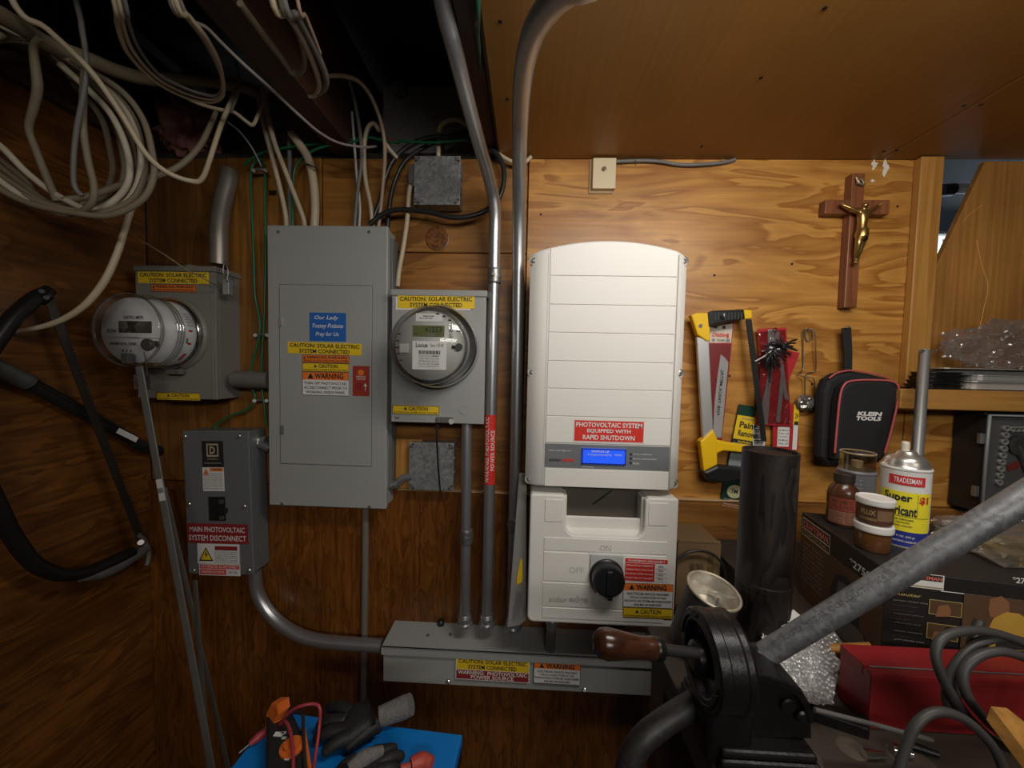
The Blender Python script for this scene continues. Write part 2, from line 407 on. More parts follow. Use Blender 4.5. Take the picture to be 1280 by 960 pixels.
def glassy(name, tint=(0.95, 0.95, 0.93, 1), f0=0.06, f1=0.55, rough=0.05, bump=0.0, bscale=30, gcol=(1, 1, 1, 1), milk=0.0):
    if name in _M: return _M[name]
    m, t, p = nt(name); n = t.nodes; n.remove(p)
    out = n['Material Output']; tr = n.new('ShaderNodeBsdfTransparent'); tr.inputs[0].default_value = tint
    gl = n.new('ShaderNodeBsdfGlossy'); gl.inputs['Roughness'].default_value = rough; gl.inputs[0].default_value = gcol
    lw = n.new('ShaderNodeLayerWeight'); lw.inputs[0].default_value = 0.35
    mr = n.new('ShaderNodeMapRange'); mr.inputs[3].default_value = f0; mr.inputs[4].default_value = f1; lk(t, lw.outputs['Facing'], mr.inputs[0])
    mx = n.new('ShaderNodeMixShader'); lk(t, mr.outputs[0], mx.inputs[0]); lk(t, tr.outputs[0], mx.inputs[1]); lk(t, gl.outputs[0], mx.inputs[2]); lk(t, mx.outputs[0], out.inputs[0])
    if milk:
        df = n.new('ShaderNodeBsdfDiffuse'); df.inputs[0].default_value = (.7, .69, .67, 1); m3 = n.new('ShaderNodeMixShader'); m3.inputs[0].default_value = milk
        lk(t, mx.outputs[0], m3.inputs[1]); lk(t, df.outputs[0], m3.inputs[2]); lk(t, m3.outputs[0], out.inputs[0])
    if bump:
        tc = n.new('ShaderNodeTexCoord'); nz = n.new('ShaderNodeTexNoise'); nz.inputs['Scale'].default_value = bscale; lk(t, tc.outputs['Object'], nz.inputs['Vector'])
        b = n.new('ShaderNodeBump'); b.inputs['Strength'].default_value = bump; b.inputs['Distance'].default_value = 0.004
        lk(t, nz.outputs['Fac'], b.inputs['Height']); lk(t, b.outputs['Normal'], gl.inputs['Normal']); lk(t, b.outputs['Normal'], lw.inputs['Normal'])
    _M[name] = m; return m
DOME = glassy('clear_meter_cover', (.985, .985, .98, 1), .02, .5, .05)

# ================================================================== the room
CZ = pd(880, 199, WALL).z           # underside of the ceiling sheets
ZC = CAM.z
XL = pd(186, 420, WALL).x           # face of the left wall
wx = lambda px, py=400: pd(px, py, WALL).x
wz = lambda px, py: pd(px, py, WALL).z
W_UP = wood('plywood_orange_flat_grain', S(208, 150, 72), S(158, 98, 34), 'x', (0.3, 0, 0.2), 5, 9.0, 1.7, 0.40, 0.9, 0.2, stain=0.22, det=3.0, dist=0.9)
W_MID = wood('plywood_brown_board', S(178, 122, 56), S(124, 76, 28), 'x', (2.3, 0, 1.2), 4, 9.0, 1.5, 0.42, 0.8, 0.3, stain=0.35, det=3, dist=.8)
W_VERT = wood('plywood_brown_upright', S(150, 100, 44), S(110, 66, 24), 'z', (4.1, 0, 0.7), 4, 8.0, 1.2, 0.42, 0.7, 0.35, stain=0.4, det=3, dist=.8)
W_LOW = wood('plywood_dark_red_varnish', S(150, 92, 36), S(106, 60, 20), 'z', (1.1, 0, 3.3), 5, 26.0, 5.0, 0.34, 0.85, 0.35, stain=0.5, det=2.5, dist=.7)
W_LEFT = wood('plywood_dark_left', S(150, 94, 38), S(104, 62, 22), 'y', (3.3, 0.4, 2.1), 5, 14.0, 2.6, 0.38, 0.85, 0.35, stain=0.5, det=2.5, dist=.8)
W_CEIL = wood('ceiling_hardboard', S(170, 121, 56), S(156, 109, 49), 'y', (0, 0, 0), 3, 2.0, 0.5, 0.5, 0.3, 0.12, stain=0.15)
W_PINE = wood('pine_board', S(206, 150, 74), S(176, 116, 48), 'z', (5, 1, 2), 3, 9.0, 0.8, 0.45, 0.6, 0.25, stain=0.3, det=2, dist=.5)
W_PINEX = wood('pine_rail', S(200, 146, 74), S(168, 112, 48), 'x', (1, 1, 2), 4, 6.0, 0.5, 0.5, 0.5, 0.3, stain=0.25)
W_SHEET = wood('leaning_birch_sheet', S(188, 132, 66), S(164, 110, 52), 'z', (8, 1, 4), 3, 3.5, 1.5, 0.42, 0.6, 0.3, stain=0.4, det=3, dist=.8)
W_DARK = wood('old_dark_joist', S(88, 56, 38), S(56, 34, 24), 'y', (2, 1, 0), 6, 8.0, 0.6, 0.6, 0.7, 0.4, stain=0.4)
W_DECK = M('dark_subfloor', (0.03, 0.022, 0.016, 1), 0.8, 0, 0.3, 8)  # near-black brown, also used behind the wall sheets
CONC = M('grey_foundation_block', (0.34, 0.33, 0.30, 1), 0.85, 0, 0.3, 14, 0.5, 60)
EDGE = M('raw_plywood_edge', S(186, 150, 104), 0.7, 0, 0.2, 60)

zLow = wz(597, 614)                 # top edge of the lower, thicker sheet
xPostL, xPostR = pd(1143, 330, .902).x, pd(1171.5, 330, .902).x
zShelf = pd(1150, 486, 0.86).z
wb = mk('wall_back', MB().box(XL - .02, xPostR - .02, 0.013, 0.05, 0, CZ + .02).box(xPostR - .02, 3.2, 0.013, 0.05, 0, zShelf - .01), W_DECK); tag(wb, kind='structure')
def wpan(x0, x1, z0, z1, mat, y0=0.0, y1=0.0125, name='plywood_panel'):
    return mk(name, MB().box(x0, x1, y0, y1, z0, z1, 0.0012, 1), mat, wb)
g = 0.0012
xa, xb, xc = wx(287), wx(403), wx(656)
zs = wz(560, 316)
wpan(XL, xa - g, zLow + g, CZ - .0, W_VERT)
wpan(xa + g, xb - g, zLow + g, CZ, wood('plywood_brown_upright_b', S(176, 120, 54), S(128, 78, 28), 'z', (9.1, 0, 2.7), 4, 8.0, 1.2, 0.42, 0.7, 0.3, stain=0.35, det=3, dist=.8), -0.003)
wpan(xb + g, xc - g, zs + g, CZ, W_MID)
wpan(xb + g, xc - g, zLow + g, zs - g, wood('plywood_brown_board_b', S(178, 120, 54), S(124, 74, 28), 'x', (6.3, 0, 4.2), 4, 9.0, 1.5, 0.42, 0.8, 0.3, stain=0.35, det=3, dist=.8), -0.001)
wpan(xc + g, xPostR - .03, zLow + g, CZ, W_UP)
wpan(xPostR - .03 + 2 * g, 2.2, zLow + g, zShelf - .03, W_UP)
lowp = wpan(XL, wx(850), 0.0, zLow, W_LOW, -0.010, 0.012)
wpan(wx(850) + g, 2.2, 0.0, zLow, wood('plywood_brown_lower_right', S(164, 112, 52), S(116, 72, 28), 'x', (7.3, 0, 2.2), 4, 9.0, 1.5, 0.42, 0.8, 0.3, stain=0.35, det=3, dist=.8), -0.010, 0.012)
mk('plywood_edge', MB().box(wx(500), wx(1000), -0.0135, 0.0, zLow - .0005, zLow + .004, .001, 1), EDGE, wb)
for px, py, w_, h in ((326, 793, 9, 30), (622, 912, 10, 32), (268, 515, 11, 16)):     # boat-shaped veneer plugs
    D = WALL - .0105 if py > 600 else WALL - .0005
    f = FR(px - w_, py - h, px + w_, py + h, D)
    pts = [f.p(.5 + .5 * math.sin(a) * abs(math.sin(a)) ** .3, .5 - .5 * math.cos(a), 0) for a in [2 * math.pi * k / 16 for k in range(16)]]
    mk('plywood_patch', MB().prism(pts, (0, -.0006, 0)), wood('veneer_plug', S(150, 92, 40), S(120, 66, 26), 'z', (0, 3, 0), 4, 5, .6, .4, .5, .3), wb)
# round knot in the upper board, and small old wood block beside the lower box
f = FR(533, 284, 560, 313, WALL - .001)
mk('knot', MB().lathe([(f.w * .55, 0), (f.w * .5, .0008), (f.w * .3, .0011), (f.w * .12, .0006), (0.0001, .0006)], f.p(.5, .5, 0), (0, -1, 0), 20, False),
   wood('knot_wood', S(150, 96, 42), S(96, 54, 22), 'x', (2, 7, 1), 6, 30, 25, .4, 1, .3), wb)
mk('wood_block', wbox(MB(), 494, 549, 527, 611, .895, .92, .002), W_PINE, wb)
mk('wood_block', wbox(MB(), 336, 238, 345, 244, .915, .92), M('slot_dark', (.012, .008, .005, 1), .8), wb)  # dark-coloured box standing in for the shade inside a slot
for px, py in ((676, 268), (893, 344), (912, 470), (1122, 258), (990, 330), (880, 505), (1010, 640), (1015, 480)):
    mk('nail_hole', MB().cyl(pd(px, py, WALL - .0004), pd(px, py, WALL - .0002) + Vector((0, .001, 0)), .0028, n=8), M('slot_dark'), wb)

wl = mk('wall_left', MB().box(XL - .05, XL - .013, -3.6, 0.05, 0, ZC + .52).box(XL - .14, XL - .11, -3.6, .25, ZC + .4, CZ + .32), W_DECK); tag(wl, kind='structure')  # unseen second slab added to stop light leaking in over the wall
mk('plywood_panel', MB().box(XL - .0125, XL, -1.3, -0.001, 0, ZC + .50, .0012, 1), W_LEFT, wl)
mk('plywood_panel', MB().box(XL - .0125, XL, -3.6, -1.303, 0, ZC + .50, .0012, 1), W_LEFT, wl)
mk('sill_plate', MB().box(XL - .10, XL + .012, -3.6, .05, ZC + .515, ZC + .553, .002, 1), W_DARK, wl)
tag(mk('wall_right', MB().box(3.2, 3.25, -3.6, 1.0, 0, CZ + .32), M('dim_grey_wall', (.25, .23, .2, 1), .7)), kind='structure')
tag(mk('wall_rear', MB().box(XL - .05, 3.25, -3.65, -3.6, 0, CZ + .32), M('rear_wall_paint', (.26, .21, .16, 1), .7)), kind='structure')
tag(mk('floor', MB().box(XL - .05, 3.25, -3.65, 1.05, -.05, 0), M('concrete_floor', (.12, .11, .10, 1), .8, 0, .2, 6, .3, 40)), kind='structure')
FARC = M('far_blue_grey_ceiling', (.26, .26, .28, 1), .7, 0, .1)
ce = mk('ceiling', MB().box(XL - .3, 3.25, -3.65, 1.05, CZ + .30, CZ + .34), W_DECK); tag(ce, kind='structure')
xe = pd(625, 196, WALL).x; xs = pd(1100, 197, WALL).x
for x0, x1 in ((xe, xs - .0012), (xs + .0012, 2.3)):
    mk('ceiling_panel', MB().box(x0, x1, -3.6 if x0 > 0 else -3.6, 0.0, CZ, CZ + .0125, .001, 1), W_CEIL, ce)
mk('panel_edge', MB().box(xe - .004, xe - .0005, -3.6, 0.0, CZ - .001, CZ + .02), M('dark_panel_edge', S(44, 30, 22), .7), ce)
for x0, x1 in ((-.475, -.418), (-.115, xe - .006), (XL - .02, XL + .02)):
    mk('joist', MB().box(x0, x1, -3.6, .20, CZ + .008, CZ + .25, .002, 1), W_DARK, ce)
mk('rim_board_and_blocker', MB().box(XL - .3, .94, .21, .25, CZ - .3, CZ + .30).box(.92, .94, .05, .21, 0, CZ + .30), W_DARK, ce)  # rim board stretched, and unseen end partition added, to block window light
f0, f1 = pd(478, 190, .98), pd(606, 108, .98)
mk('foundation_block', MB().box(f0.x, f1.x, .055, .20, CZ + .005, f1.z, .006, 2), CONC, ce)
for px, py in ((1031, 10), (951, 97), (625, 27), (634, 124), (877, 183), (1205, 132), (1226, 131), (1105, 189), (1121, 188)):
    p_ = pz(px, py, CZ); mk('screw_hole', MB().cyl(p_ + Vector((0, 0, .001)), p_ - Vector((0, 0, .0006)), .0032, n=8), M('slot_dark'), ce)
# the room seen past the leaning sheet
fw_x0, fw_x1, fw_z1, fw_z0 = 1.885, 2.75, pd(1180, 290, 1.9).z, ZC + .15
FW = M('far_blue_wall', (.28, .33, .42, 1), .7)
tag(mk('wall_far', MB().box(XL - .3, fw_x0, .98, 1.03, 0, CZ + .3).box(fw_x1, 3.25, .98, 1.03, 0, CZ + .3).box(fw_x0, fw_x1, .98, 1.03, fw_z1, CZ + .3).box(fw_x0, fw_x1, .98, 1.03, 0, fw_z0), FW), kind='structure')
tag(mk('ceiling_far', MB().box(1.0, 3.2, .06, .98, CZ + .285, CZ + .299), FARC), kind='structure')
wn = tag(thing('window_1', None, None, (fw_x0, .98, fw_z0)), kind='structure')
mk('window_frame', MB().box(fw_x0, fw_x0 + .025, .97, 1.0, fw_z0, fw_z1).box(fw_x1 - .025, fw_x1, .97, 1.0, fw_z0, fw_z1).box(fw_x0, fw_x1, .97, 1.0, fw_z1 - .012, fw_z1).box(fw_x0, fw_x1, .97, 1.0, fw_z0, fw_z0 + .025), WHITE, wn)
mk('window_pane', MB().box(fw_x0 + .02, fw_x1 - .02, .99, .993, fw_z0 + .02, fw_z1 - .01), glassy('window_glass'), wn)
for k in range(4):
    a = fw_x0 + .03 + k * .07
    mk('lattice_bar', MB().tube([(a, 1.02, fw_z1 - .02), (a + .12, 1.02, fw_z0 + .1)], .003, 6, 1), INKG, wn)
tag(mk('ceiling_pipe', MB().tube([pd(1192, 236, 1.45), pd(1290, 236, 1.45)], .017, 12, 1), M('white_pipe', (.75, .75, .72, 1), .4)), 'white pipe under the far ceiling, behind post and leaning sheet', 'pipe')
tag(mk('pipe_cap', MB().tube([pd(1176, 238, 1.45), pd(1191, 237, 1.45)], .021, 12, 1), BLACKP), 'dark cap on the end of the far white pipe', 'pipe cap')

# post, shelf rail, leaning sheet
tag(mk('trim_1', MB().box(xPostL, xPostR, -.018, -.0003, zShelf + .001, CZ - .002, .0015, 1), W_PINE), kind='structure')
sh = thing('wall_shelf', 'pine rail shelf edge on the wall, carrying silver trays', 'shelf', (xPostR, 0, zShelf))
xr0 = pd(1126, 500, .835).x
zr = pd(1200, 513, .835).z
mk('front_rail', MB().box(xr0, 1.75, -.085, -.062, zr, zShelf, .002, 1), W_PINEX, sh)
mk('shelf_board', MB().box(xPostR + .005, 1.75, -.062, -.0005, zShelf - .02, zShelf - .0005, .001, 1), W_PINEX, sh)
# leaning sheet: cut-off corner
pg = [pd(x, y, .925) for x, y in ((1226, 202), (1330, 200))]
zt = CZ - .003
gpts = [(pd(1229, 200, .925).x, zt), (1.75, zt), (1.75, zShelf + .001), (xPostL + .004, zShelf + .001), (xPostL + .004, pd(1150, 372, .925).z)]
xg = pd(1171, 326, .925)
gpts = gpts[:-1] + [(xPostL + .004, pd(1130, 420, .925).z), (xg.x, xg.z)]
PO = tag(mk('plywood_offcut', MB().prism([(x, .0005, z) for x, z in gpts], (0, .012, 0), .001), W_SHEET), 'brown plywood sheet with a cut slanting edge, behind pine post', 'plywood')

sp_ = [(1221, 300), (1227, 330), (1235, 358), (1230, 385), (1224, 412), (1219, 432)]
mk('pale_crease', MB().tube([pd(x, y, .9205) + Vector((0, .0006, 0)) for x, y in sp_], .0011, 6), M('pale_crease_tan', S(198, 146, 84), .6), PO)
mk('pale_crease', MB().tube([pd(x, y, .9205) + Vector((0, .0006, 0)) for x, y in [(1203, 278), (1212, 268), (1228, 256)]], .0009, 6), M('pale_crease_tan', S(198, 146, 84), .6), PO)

# ================================================================== left group: meters, panel, disconnect
def screws(parent, pts, r=.0045, D=None, mat=SCREW, t=.003):
    for px, py, d in pts:
        p0 = pd(px, py, d); mb = MB().lathe([(r, 0), (r, t * .4), (r * .75, t), (.0001, t * 1.15)], p0 + VY * .0003, (0, -1, 0), 12, False)
        mb.box(p0.x - r * .7, p0.x + r * .7, p0.y - t * 1.35, p0.y - t * .6, p0.z - r * .12, p0.z + r * .12)
        if XF is None: mk('screw', mb, mat, parent)
        else: mk('screw', mb, mat, parent)
# --- load centre panel
P = thing('breaker_panel', 'large grey steel breaker panel with blue prayer sticker on its door', 'electrical panel', pd(410, 636, .92))
DP = .85
fp = FR(334.5, 285, 483, 637, DP)
x0, x1, z1, z0 = fp.O.x, fp.O.x + fp.w, fp.O.z, fp.O.z - fp.h
mk('box', MB().box(x0 + .003, x1 - .003, -.055, -.0135, z0 + .003, z1 - .003, .002), GREY, P)
mk('cover', MB().box(x0, x1, -.0695, -.0555, z0, z1, .002), GREY, P)
mk('side_flange', MB().box(x1 - .004, x1 + .004, -.048, -.012, z0 + .05, z1 - .02, .001), GREYD, P)
fd = fp.sub(350, 358, 464, 582)
dr = mk('door', MB().box(fd.O.x, fd.O.x + fd.w, -.0712, -.0694, fd.O.z - fd.h, fd.O.z, .0008, 2), GREY, P)
mk('door_gap', MB().box(fd.O.x - .0016, fd.O.x + fd.w + .0016, -.06985, -.0690, fd.O.z - fd.h - .0016, fd.O.z + .0016), GREYD, P)
mk('latch', wbox(MB(), 348.5, 397, 352, 408, .846, .851, .0008), CHROME, dr)
mk('hinge', wbox(MB(), 350, 532, 354, 543, .846, .851, .0008), GREYD, dr)
screws(P, [(348.5, 290, .8505), (462, 290, .8505), (353, 629, .8505), (462, 633, .8505)], .004)
Dd = .8486
sticker(dr, FR(387, 391, 432.5, 426.5, Dd), BLUE, [('t', 'Our Lady', .14, .10, .80, .28, WHITE, .01, .3), ('t', 'Yossey Potions', .08, .38, .93, .58, WHITE, .01, .3), ('t', 'Pray for Us', .17, .68, .81, .86, WHITE, .01, .3)], label='blue prayer sticker with white script')
CAU = [('t', 'CAUTION: SOLAR ELECTRIC', .03, .10, .97, .44, INK, .02), ('t', 'SYSTEM CONNECTED', .16, .57, .84, .92, INK, .02)]
sticker(dr, FR(359.5, 428.5, 452, 443, Dd).tilt(-.6), YEL, CAU, label='yellow solar caution sticker')
sticker(dr, FR(378, 443.8, 436.5, 453.6, Dd), ORANGE, [('b', .001, INK), ('p', TRI(.05, .33, .05, .4), INK), ('t', 'WARNING: DUAL POWER SOURCE', .10, .14, .97, .48, INK, .02), ('t', 'SECOND SOURCE IS PHOTOVOLTAIC SYSTEM', .04, .62, .97, .86, INK)], label='narrow orange warning sticker')
CAU2 = [('b', .001, INK), ('p', TRI(.28, .32, .07, .38), INK), ('t', 'CAUTION', .35, .12, .76, .56, INK, .02), ('t', 'PHOTOVOLTAIC SYSTEM CIRCUIT IS BACKFED', .03, .70, .97, .86, INK)]
sticker(dr, FR(378, 454, 436.5, 464.6, Dd), YEL, CAU2, label='narrow yellow caution sticker')
sticker(dr, FR(378, 465, 436.5, 494.5, Dd), WHITE, [('r', 0, 0, 1, .34, ORANGE), ('b', .001, INK), ('p', TRI(.18, .17, .13, .24), INK), ('t', 'WARNING', .27, .05, .88, .29, INK, .03), ('t', 'TURN OFF PHOTOVOLTAIC', .04, .42, .96, .54, INK), ('t', 'AC DISCONNECT PRIOR TO', .04, .61, .96, .73, INK), ('t', 'WORKING INSIDE PANEL', .08, .80, .92, .92, INK)], label='orange and white warning sticker')
sticker(dr, FR(441, 457.5, 461.8, 495, Dd), M('label_brick_red', (.33, .035, .018, 1), .5), [('p', [(.5 + .2 * math.cos(a), .22 + .1 * math.sin(a)) for a in [k * math.pi / 6 for k in range(12)]], ORANGE), ('t', 'SERVICE', .22, .33, .78, .38, WHITE), ('t', 'CENTER', .24, .41, .78, .46, WHITE), ('r', .2, .56, .55, .8, M('label_maroon')), ('r', .75, .66, .79, .82, WHITE), ('p', TRI(.77, .62, .2, .1), WHITE)], label='brick red sticker with white arrow')

# --- right meter box with its meter
Mx = thing('meter_box', 'grey meter box with round glass meter reading 41553, beside breaker panel', 'electric meter', pd(548, 530, .92))
Dm = .83
fm = FR(489, 364, 606, 529.5, Dm); x0, x1, z1, z0 = fm.O.x, fm.O.x + fm.w, fm.O.z, fm.O.z - fm.h
mk('box', MB().box(x0 + .003, x1 - .003, -.080, -.0015, z0, z1, .002), GREY, Mx)
mk('cover', MB().box(x0, x1, -.090, -.0805, z0, z1 - .004, .0015), GREY, Mx)
mk('top_cap', MB().box(x0 - .002, x1 + .002, -.0935, -.002, z1 - .0120, z1 + .0015, .0015), GREY, Mx)
mk('top_hub', MB().box(pd(526, 363, .86).x, pd(572, 363, .86).x, -.06, -.02, z1, z1 + .006, .003), GREY, Mx)
cb = pd(548.5, 434, Dm); rb = pd(599.5, 434, Dm).x - cb.x
mk('socket_ring', MB().lathe([(rb * 1.0, 0), (rb, .006), (rb * .97, .012), (rb * .93, .016), (rb * .93, .03)], cb, (0, -1, 0), 48, False, sharp=False), GREY, Mx)
mk('clamp_ring', MB().lathe([(rb * .955, .014), (rb * .975, .018), (rb * .975, .026), (rb * .94, .03)], cb, (0, -1, 0), 48, False, sharp=False), CHROME, Mx)
Dg = .738
cg = pd(536.5, 438, Dg); rg = pd(588.5, 438, Dg).x - cg.x
L = cg.y - cb.y; off = cg - cb
def skewed(prof, n=48):            # rings (radius, t 0..1 from base to front)
    mb = MB(); vs = []
    for r, t in prof:
        c = cb + off * t; vs += [c + Vector((math.cos(2 * math.pi * k / n) * r, 0, math.sin(2 * math.pi * k / n) * r)) for k in range(n)]
    return mb.add(vs, [[i * n + k, i * n + (k + 1) % n, (i + 1) * n + (k + 1) % n, (i + 1) * n + k] for i in range(len(prof) - 1) for k in range(n)], True)
cm = Vector((cb.x, cg.y, cb.z + 0.0))
cg = Vector((cb.x - .002, cg.y, cb.z - .001)); off = cg - cb; rg = .0745
FACEM = M('meter_face_grey', (.42, .42, .39, 1), .5, 0, .04)
fdep = .80
mk('meter_body', skewed([(rg * .95, .15), (rg * .95, .55), (rg * .93, fdep), (.0001, fdep)]), FACEM, Mx)
mk('body_rim', skewed([(rg * .955, .55), (rg * .99, .60), (rg * .99, .66), (rg * .955, .70)]), M('meter_band', (.16, .16, .155, 1), .4), Mx)
mk('glass_cover', skewed([(rg * 1.05, .10), (rg * 1.05, .30), (rg * 1.03, .85), (rg * 1.0, .96), (rg * .96, 1.0), (.0001, 1.0)]), DOME, Mx)
mk('glass_rim', skewed([(rg * 1.035, .80), (rg * 1.05, .84), (rg * 1.05, .89), (rg * 1.03, .92)]), glassy('glass_rim_bead', (.6, .6, .58, 1), .25, .8, .1), Mx)
yf = (cb + off * fdep).y
Df = yf + WALL + 0.0
mf = FR(0, 0, 10, 10, Df)
c_ = cb + off * fdep
mface = Face(Vector((c_.x - .0745, yf, c_.z + .0745)), VX, VZ, .149, .149)
def onm(x0, y0, x1, y1): return Face(mface.p(x0, y0, 0), VX, VZ, (x1 - x0) * .149, (y1 - y0) * .149)
sticker(Mx, onm(.31, .07, .67, .175), WHITE, [('t', 'Solarmeter', .28, .2, .7, .42, INK), ('t', 'KS-1S 240V 60Hz', .15, .52, .64, .68, INK)])
lcd = M('lcd_olive', (.125, .14, .055, 1), .3, 0, .04)
sticker(Mx, onm(.27, .23, .70, .38), lcd, [('t', '41553', .38, .12, .92, .60, INK, 0), ('t', '8.88', .46, .68, .70, .92, INKG, 0), ('r', .06, .72, .14, .80, INK)], name='display', label='olive reading display')
sticker(Mx, onm(.27, .44, .73, .82), WHITE, [('t', 'Locus', .10, .06, .45, .22, INK, .02), ('t', 'Gate 120-R3', .52, .08, .92, .20, INKG)] + [('r', .17 + .033 * k, .33, .17 + .033 * k + (.022 if k % 3 else .012), .46, INK) for k in range(20)] + rows(5, .2, .49, .8, .95, INKG, ['12C27-8M4', 'LGate 120 Power Line', '120V-480V 50/60Hz 1-Phase 3-wire', 'Form 2S CL200', 'www.locusenergy.com']), label='white barcode sticker')
for a, b in ((.10, .48), (.78, .24), (.78, .32)):
    mk('meter_button', MB().box(mface.p(a, b).x, mface.p(a, b).x + (.018 if a < .2 else .006), yf - .004, yf, mface.p(a, b).z - (.018 if a < .2 else .009), mface.p(a, b).z, .001), M('clear_grey_plastic', (.42, .42, .40, 1), .25), Mx)
mk('optical_port', MB().cyl(mface.p(.90, .51), mface.p(.90, .51, .004), .0075, n=16), M('port_dark', (.06, .06, .055, 1), .4), Mx)
mk('printed_mark', MB().box(mface.p(.80, .49).x, mface.p(.845, .49).x, yf - .001, yf, mface.p(.8, .535).z, mface.p(.8, .49).z), INK, Mx)
for k in range(9):
    a = R_(208 - k * 6); b = R_(28 + k * 6)
    for q in (a, b):
        p_ = c_ + Vector((math.cos(q) * .0655, -.0006, math.sin(q) * .0655)); 
        if k % 2 == 0: mk('vent_slot', MB().box(p_.x - .003, p_.x + .003, p_.y - .0006, p_.y + .0006, p_.z - .0014, p_.z + .0014), INK, Mx)
ms = FR(497, 369.5, 593, 385.5, Dm - .0012).tilt(0.5)
sticker(Mx, FR(494.5, 371, 588, 387.5, Dm - .0006).tilt(.8), WHITE, [], label='white sticker edge peeking from beneath the yellow one')
sticker(Mx, ms, YEL, CAU, label='yellow solar caution sticker')
sticker(Mx, FR(490.5, 507, 549, 518, Dm - .0006), YEL, CAU2, label='narrow yellow caution sticker')
prints(Mx, FR(492, 519, 536, 525, Dm), [('t', 'MILBANK', .03, .05, .95, .95, M('embossed_grey', (.34, .34, .32, 1), .4))], .0005)
mk('knockout', MB().lathe([(.0105, 0), (.0105, .0012), (.009, .0012), (.009, .0004), (.0001, .0004)], pd(580, 512, Dm), (0, -1, 0), 24, False), GREY, Mx)
mk('hasp', wbox(MB(), 545, 521.5, 566, 529, .824, .831, .0015).cyl(pd(564, 527, .831), pd(564, 527, .822), .006, n=14), M('dull_hasp', (.20, .19, .17, 1), .4, .5), Mx)
sl = tag(mk('seal_tie', MB().tube([pd(547, 530, .818), pd(546, 545, .817), pd(547, 570, .818), pd(549, 600, .822), pd(551, 620, .83)], [.0016, .0022, .0022, .0022, .0014], 8).lathe([(.0055, 0), (.0055, .004)], pd(547, 534, .82), (0, -1, 0), 12), BLACKP), 'black plastic tie hanging from the right meter box hasp', 'tie')

# --- left meter box with its meter
M2 = thing('meter_box', 'dim olive-grey meter box with protruding glass meter beside left wall', 'electric meter', pd(235, 503, .92))
Dn = .845
fm = FR(171, 334, 270.5, 499, Dn); x0, x1, z1, z0 = fm.O.x, fm.O.x + fm.w, fm.O.z, fm.O.z - fm.h
x0 = max(x0, XL + .004)
mk('box', MB().box(x0 + .002, x1 - .001, -.067, -.0005, z0, z1, .002), GREYO, M2)
mk('cover', MB().box(x0, x1, -.076, -.0675, z0, z1 - .004, .0015), GREYO, M2)
mk('top_cap', MB().box(x0 - .001, x1 + .003, -.080, -.001, z1 - .011, z1 + .001, .0015), GREYO, M2)
mk('side_seam', MB().box(x1 - .010, x1 - .007, -.0775, -.0755, z0 + .002, z1 - .012, .0006), GREYO, M2)
ch = pd(243, 326, .88); mk('top_hub', MB().lathe([(.026, 0), (.026, .006), (.02, .009), (.0001, .009)], Vector((ch.x, ch.y, z1)), (0, 0, 1), 24, False), GREYO, M2)
cb = pd(219, 418, Dn); rb = .083
cb.x = max(cb.x, XL + .087)
mk('socket_ring', MB().lathe([(rb, 0), (rb, .005), (rb * .97, .010), (rb * .9, .013)], cb, (0, -1, 0), 48, False, sharp=False), GREYO, M2)
mk('clamp_ring', MB().lathe([(rb * .93, .010), (rb * .96, .014), (rb * .96, .020), (rb * .92, .024)], cb, (0, -1, 0), 48, False, sharp=False), CHROME, M2)
mk('clamp_lug', MB().box(cb.x - .005, cb.x + .03, cb.y - .022, cb.y - .008, cb.z - rb - .008, cb.z - rb + .004, .002), M('dull_hasp'), M2)
off = Vector((-.003, -.108, .001)); rg = .070
DIAL = M('dial_white', (.60, .60, .60, 1), .5, 0, .04)
mk('meter_body', skewed([(rg * 1.02, .10), (rg * 1.02, .45), (rg * .95, .455), (rg * .95, .86), (.0001, .86)]), DIAL, M2)
mk('body_ring', skewed([(rg * 1.04, .08), (rg * 1.06, .12), (rg * 1.06, .19), (rg * 1.04, .22)]), M('port_dark'), M2)
mk('glass_cover', skewed([(rg * 1.10, .10), (rg * 1.09, .50), (rg * 1.07, .55), (rg * 1.06, .92), (rg * 1.03, .98), (rg * .97, 1.0), (.0001, 1.0)]), DOME, M2)
for t in (.50, .56, .62):
    mk('cover_rib', skewed([(rg * 1.075, t), (rg * 1.095, t + .012), (rg * 1.095, t + .025), (rg * 1.075, t + .036)]), glassy('glass_rim_bead'), M2)
mk('glass_rim', skewed([(rg * 1.05, .90), (rg * 1.07, .93), (rg * 1.07, .955), (rg * 1.05, .98)]), glassy('glass_rim_bead'), M2)
c_ = cb + off * .86; q = .066
mface = Face(Vector((c_.x - q, c_.y, c_.z + q)), VX, VZ, 2 * q, 2 * q)
def onn(x0, y0, x1, y1): return Face(mface.p(x0, y0, 0), VX, VZ, (x1 - x0) * 2 * q, (y1 - y0) * 2 * q)
mk('display', (lambda b: plate(b, onn(.29, .36, .82, .54), 0, 0, 1, 1, -.0005, .0012) and b)(MB()), M('lcd_dark', (.035, .032, .02, 1), .6), M2)
prints(M2, mface, [('t', 'ELECTRIC METER', .38, .28, .70, .325, INK), ('t', '01234', .10, .49, .25, .545, INK, .03), ('r', .05, .615, .95, .622, INKG), ('t', 'CL200 240V 3W TYPE FM 2S', .10, .60, .62, .63, INKG), ('t', '00481516 2342', .15, .69, .58, .735, INK, .02), ('t', '4 3 2', .33, .80, .5, .84, INK), ('t', 'Kh 1.0', .3, .90, .44, .93, INKG)], .0012)
mk('optical_port', MB().cyl(mface.p(.77, .72), mface.p(.77, .72, .006), .012, n=16).lathe([(.012, 0), (.010, .003)], mface.p(.77, .72, .005), (0, -1, 0), 16, False), M('port_dark'), M2)
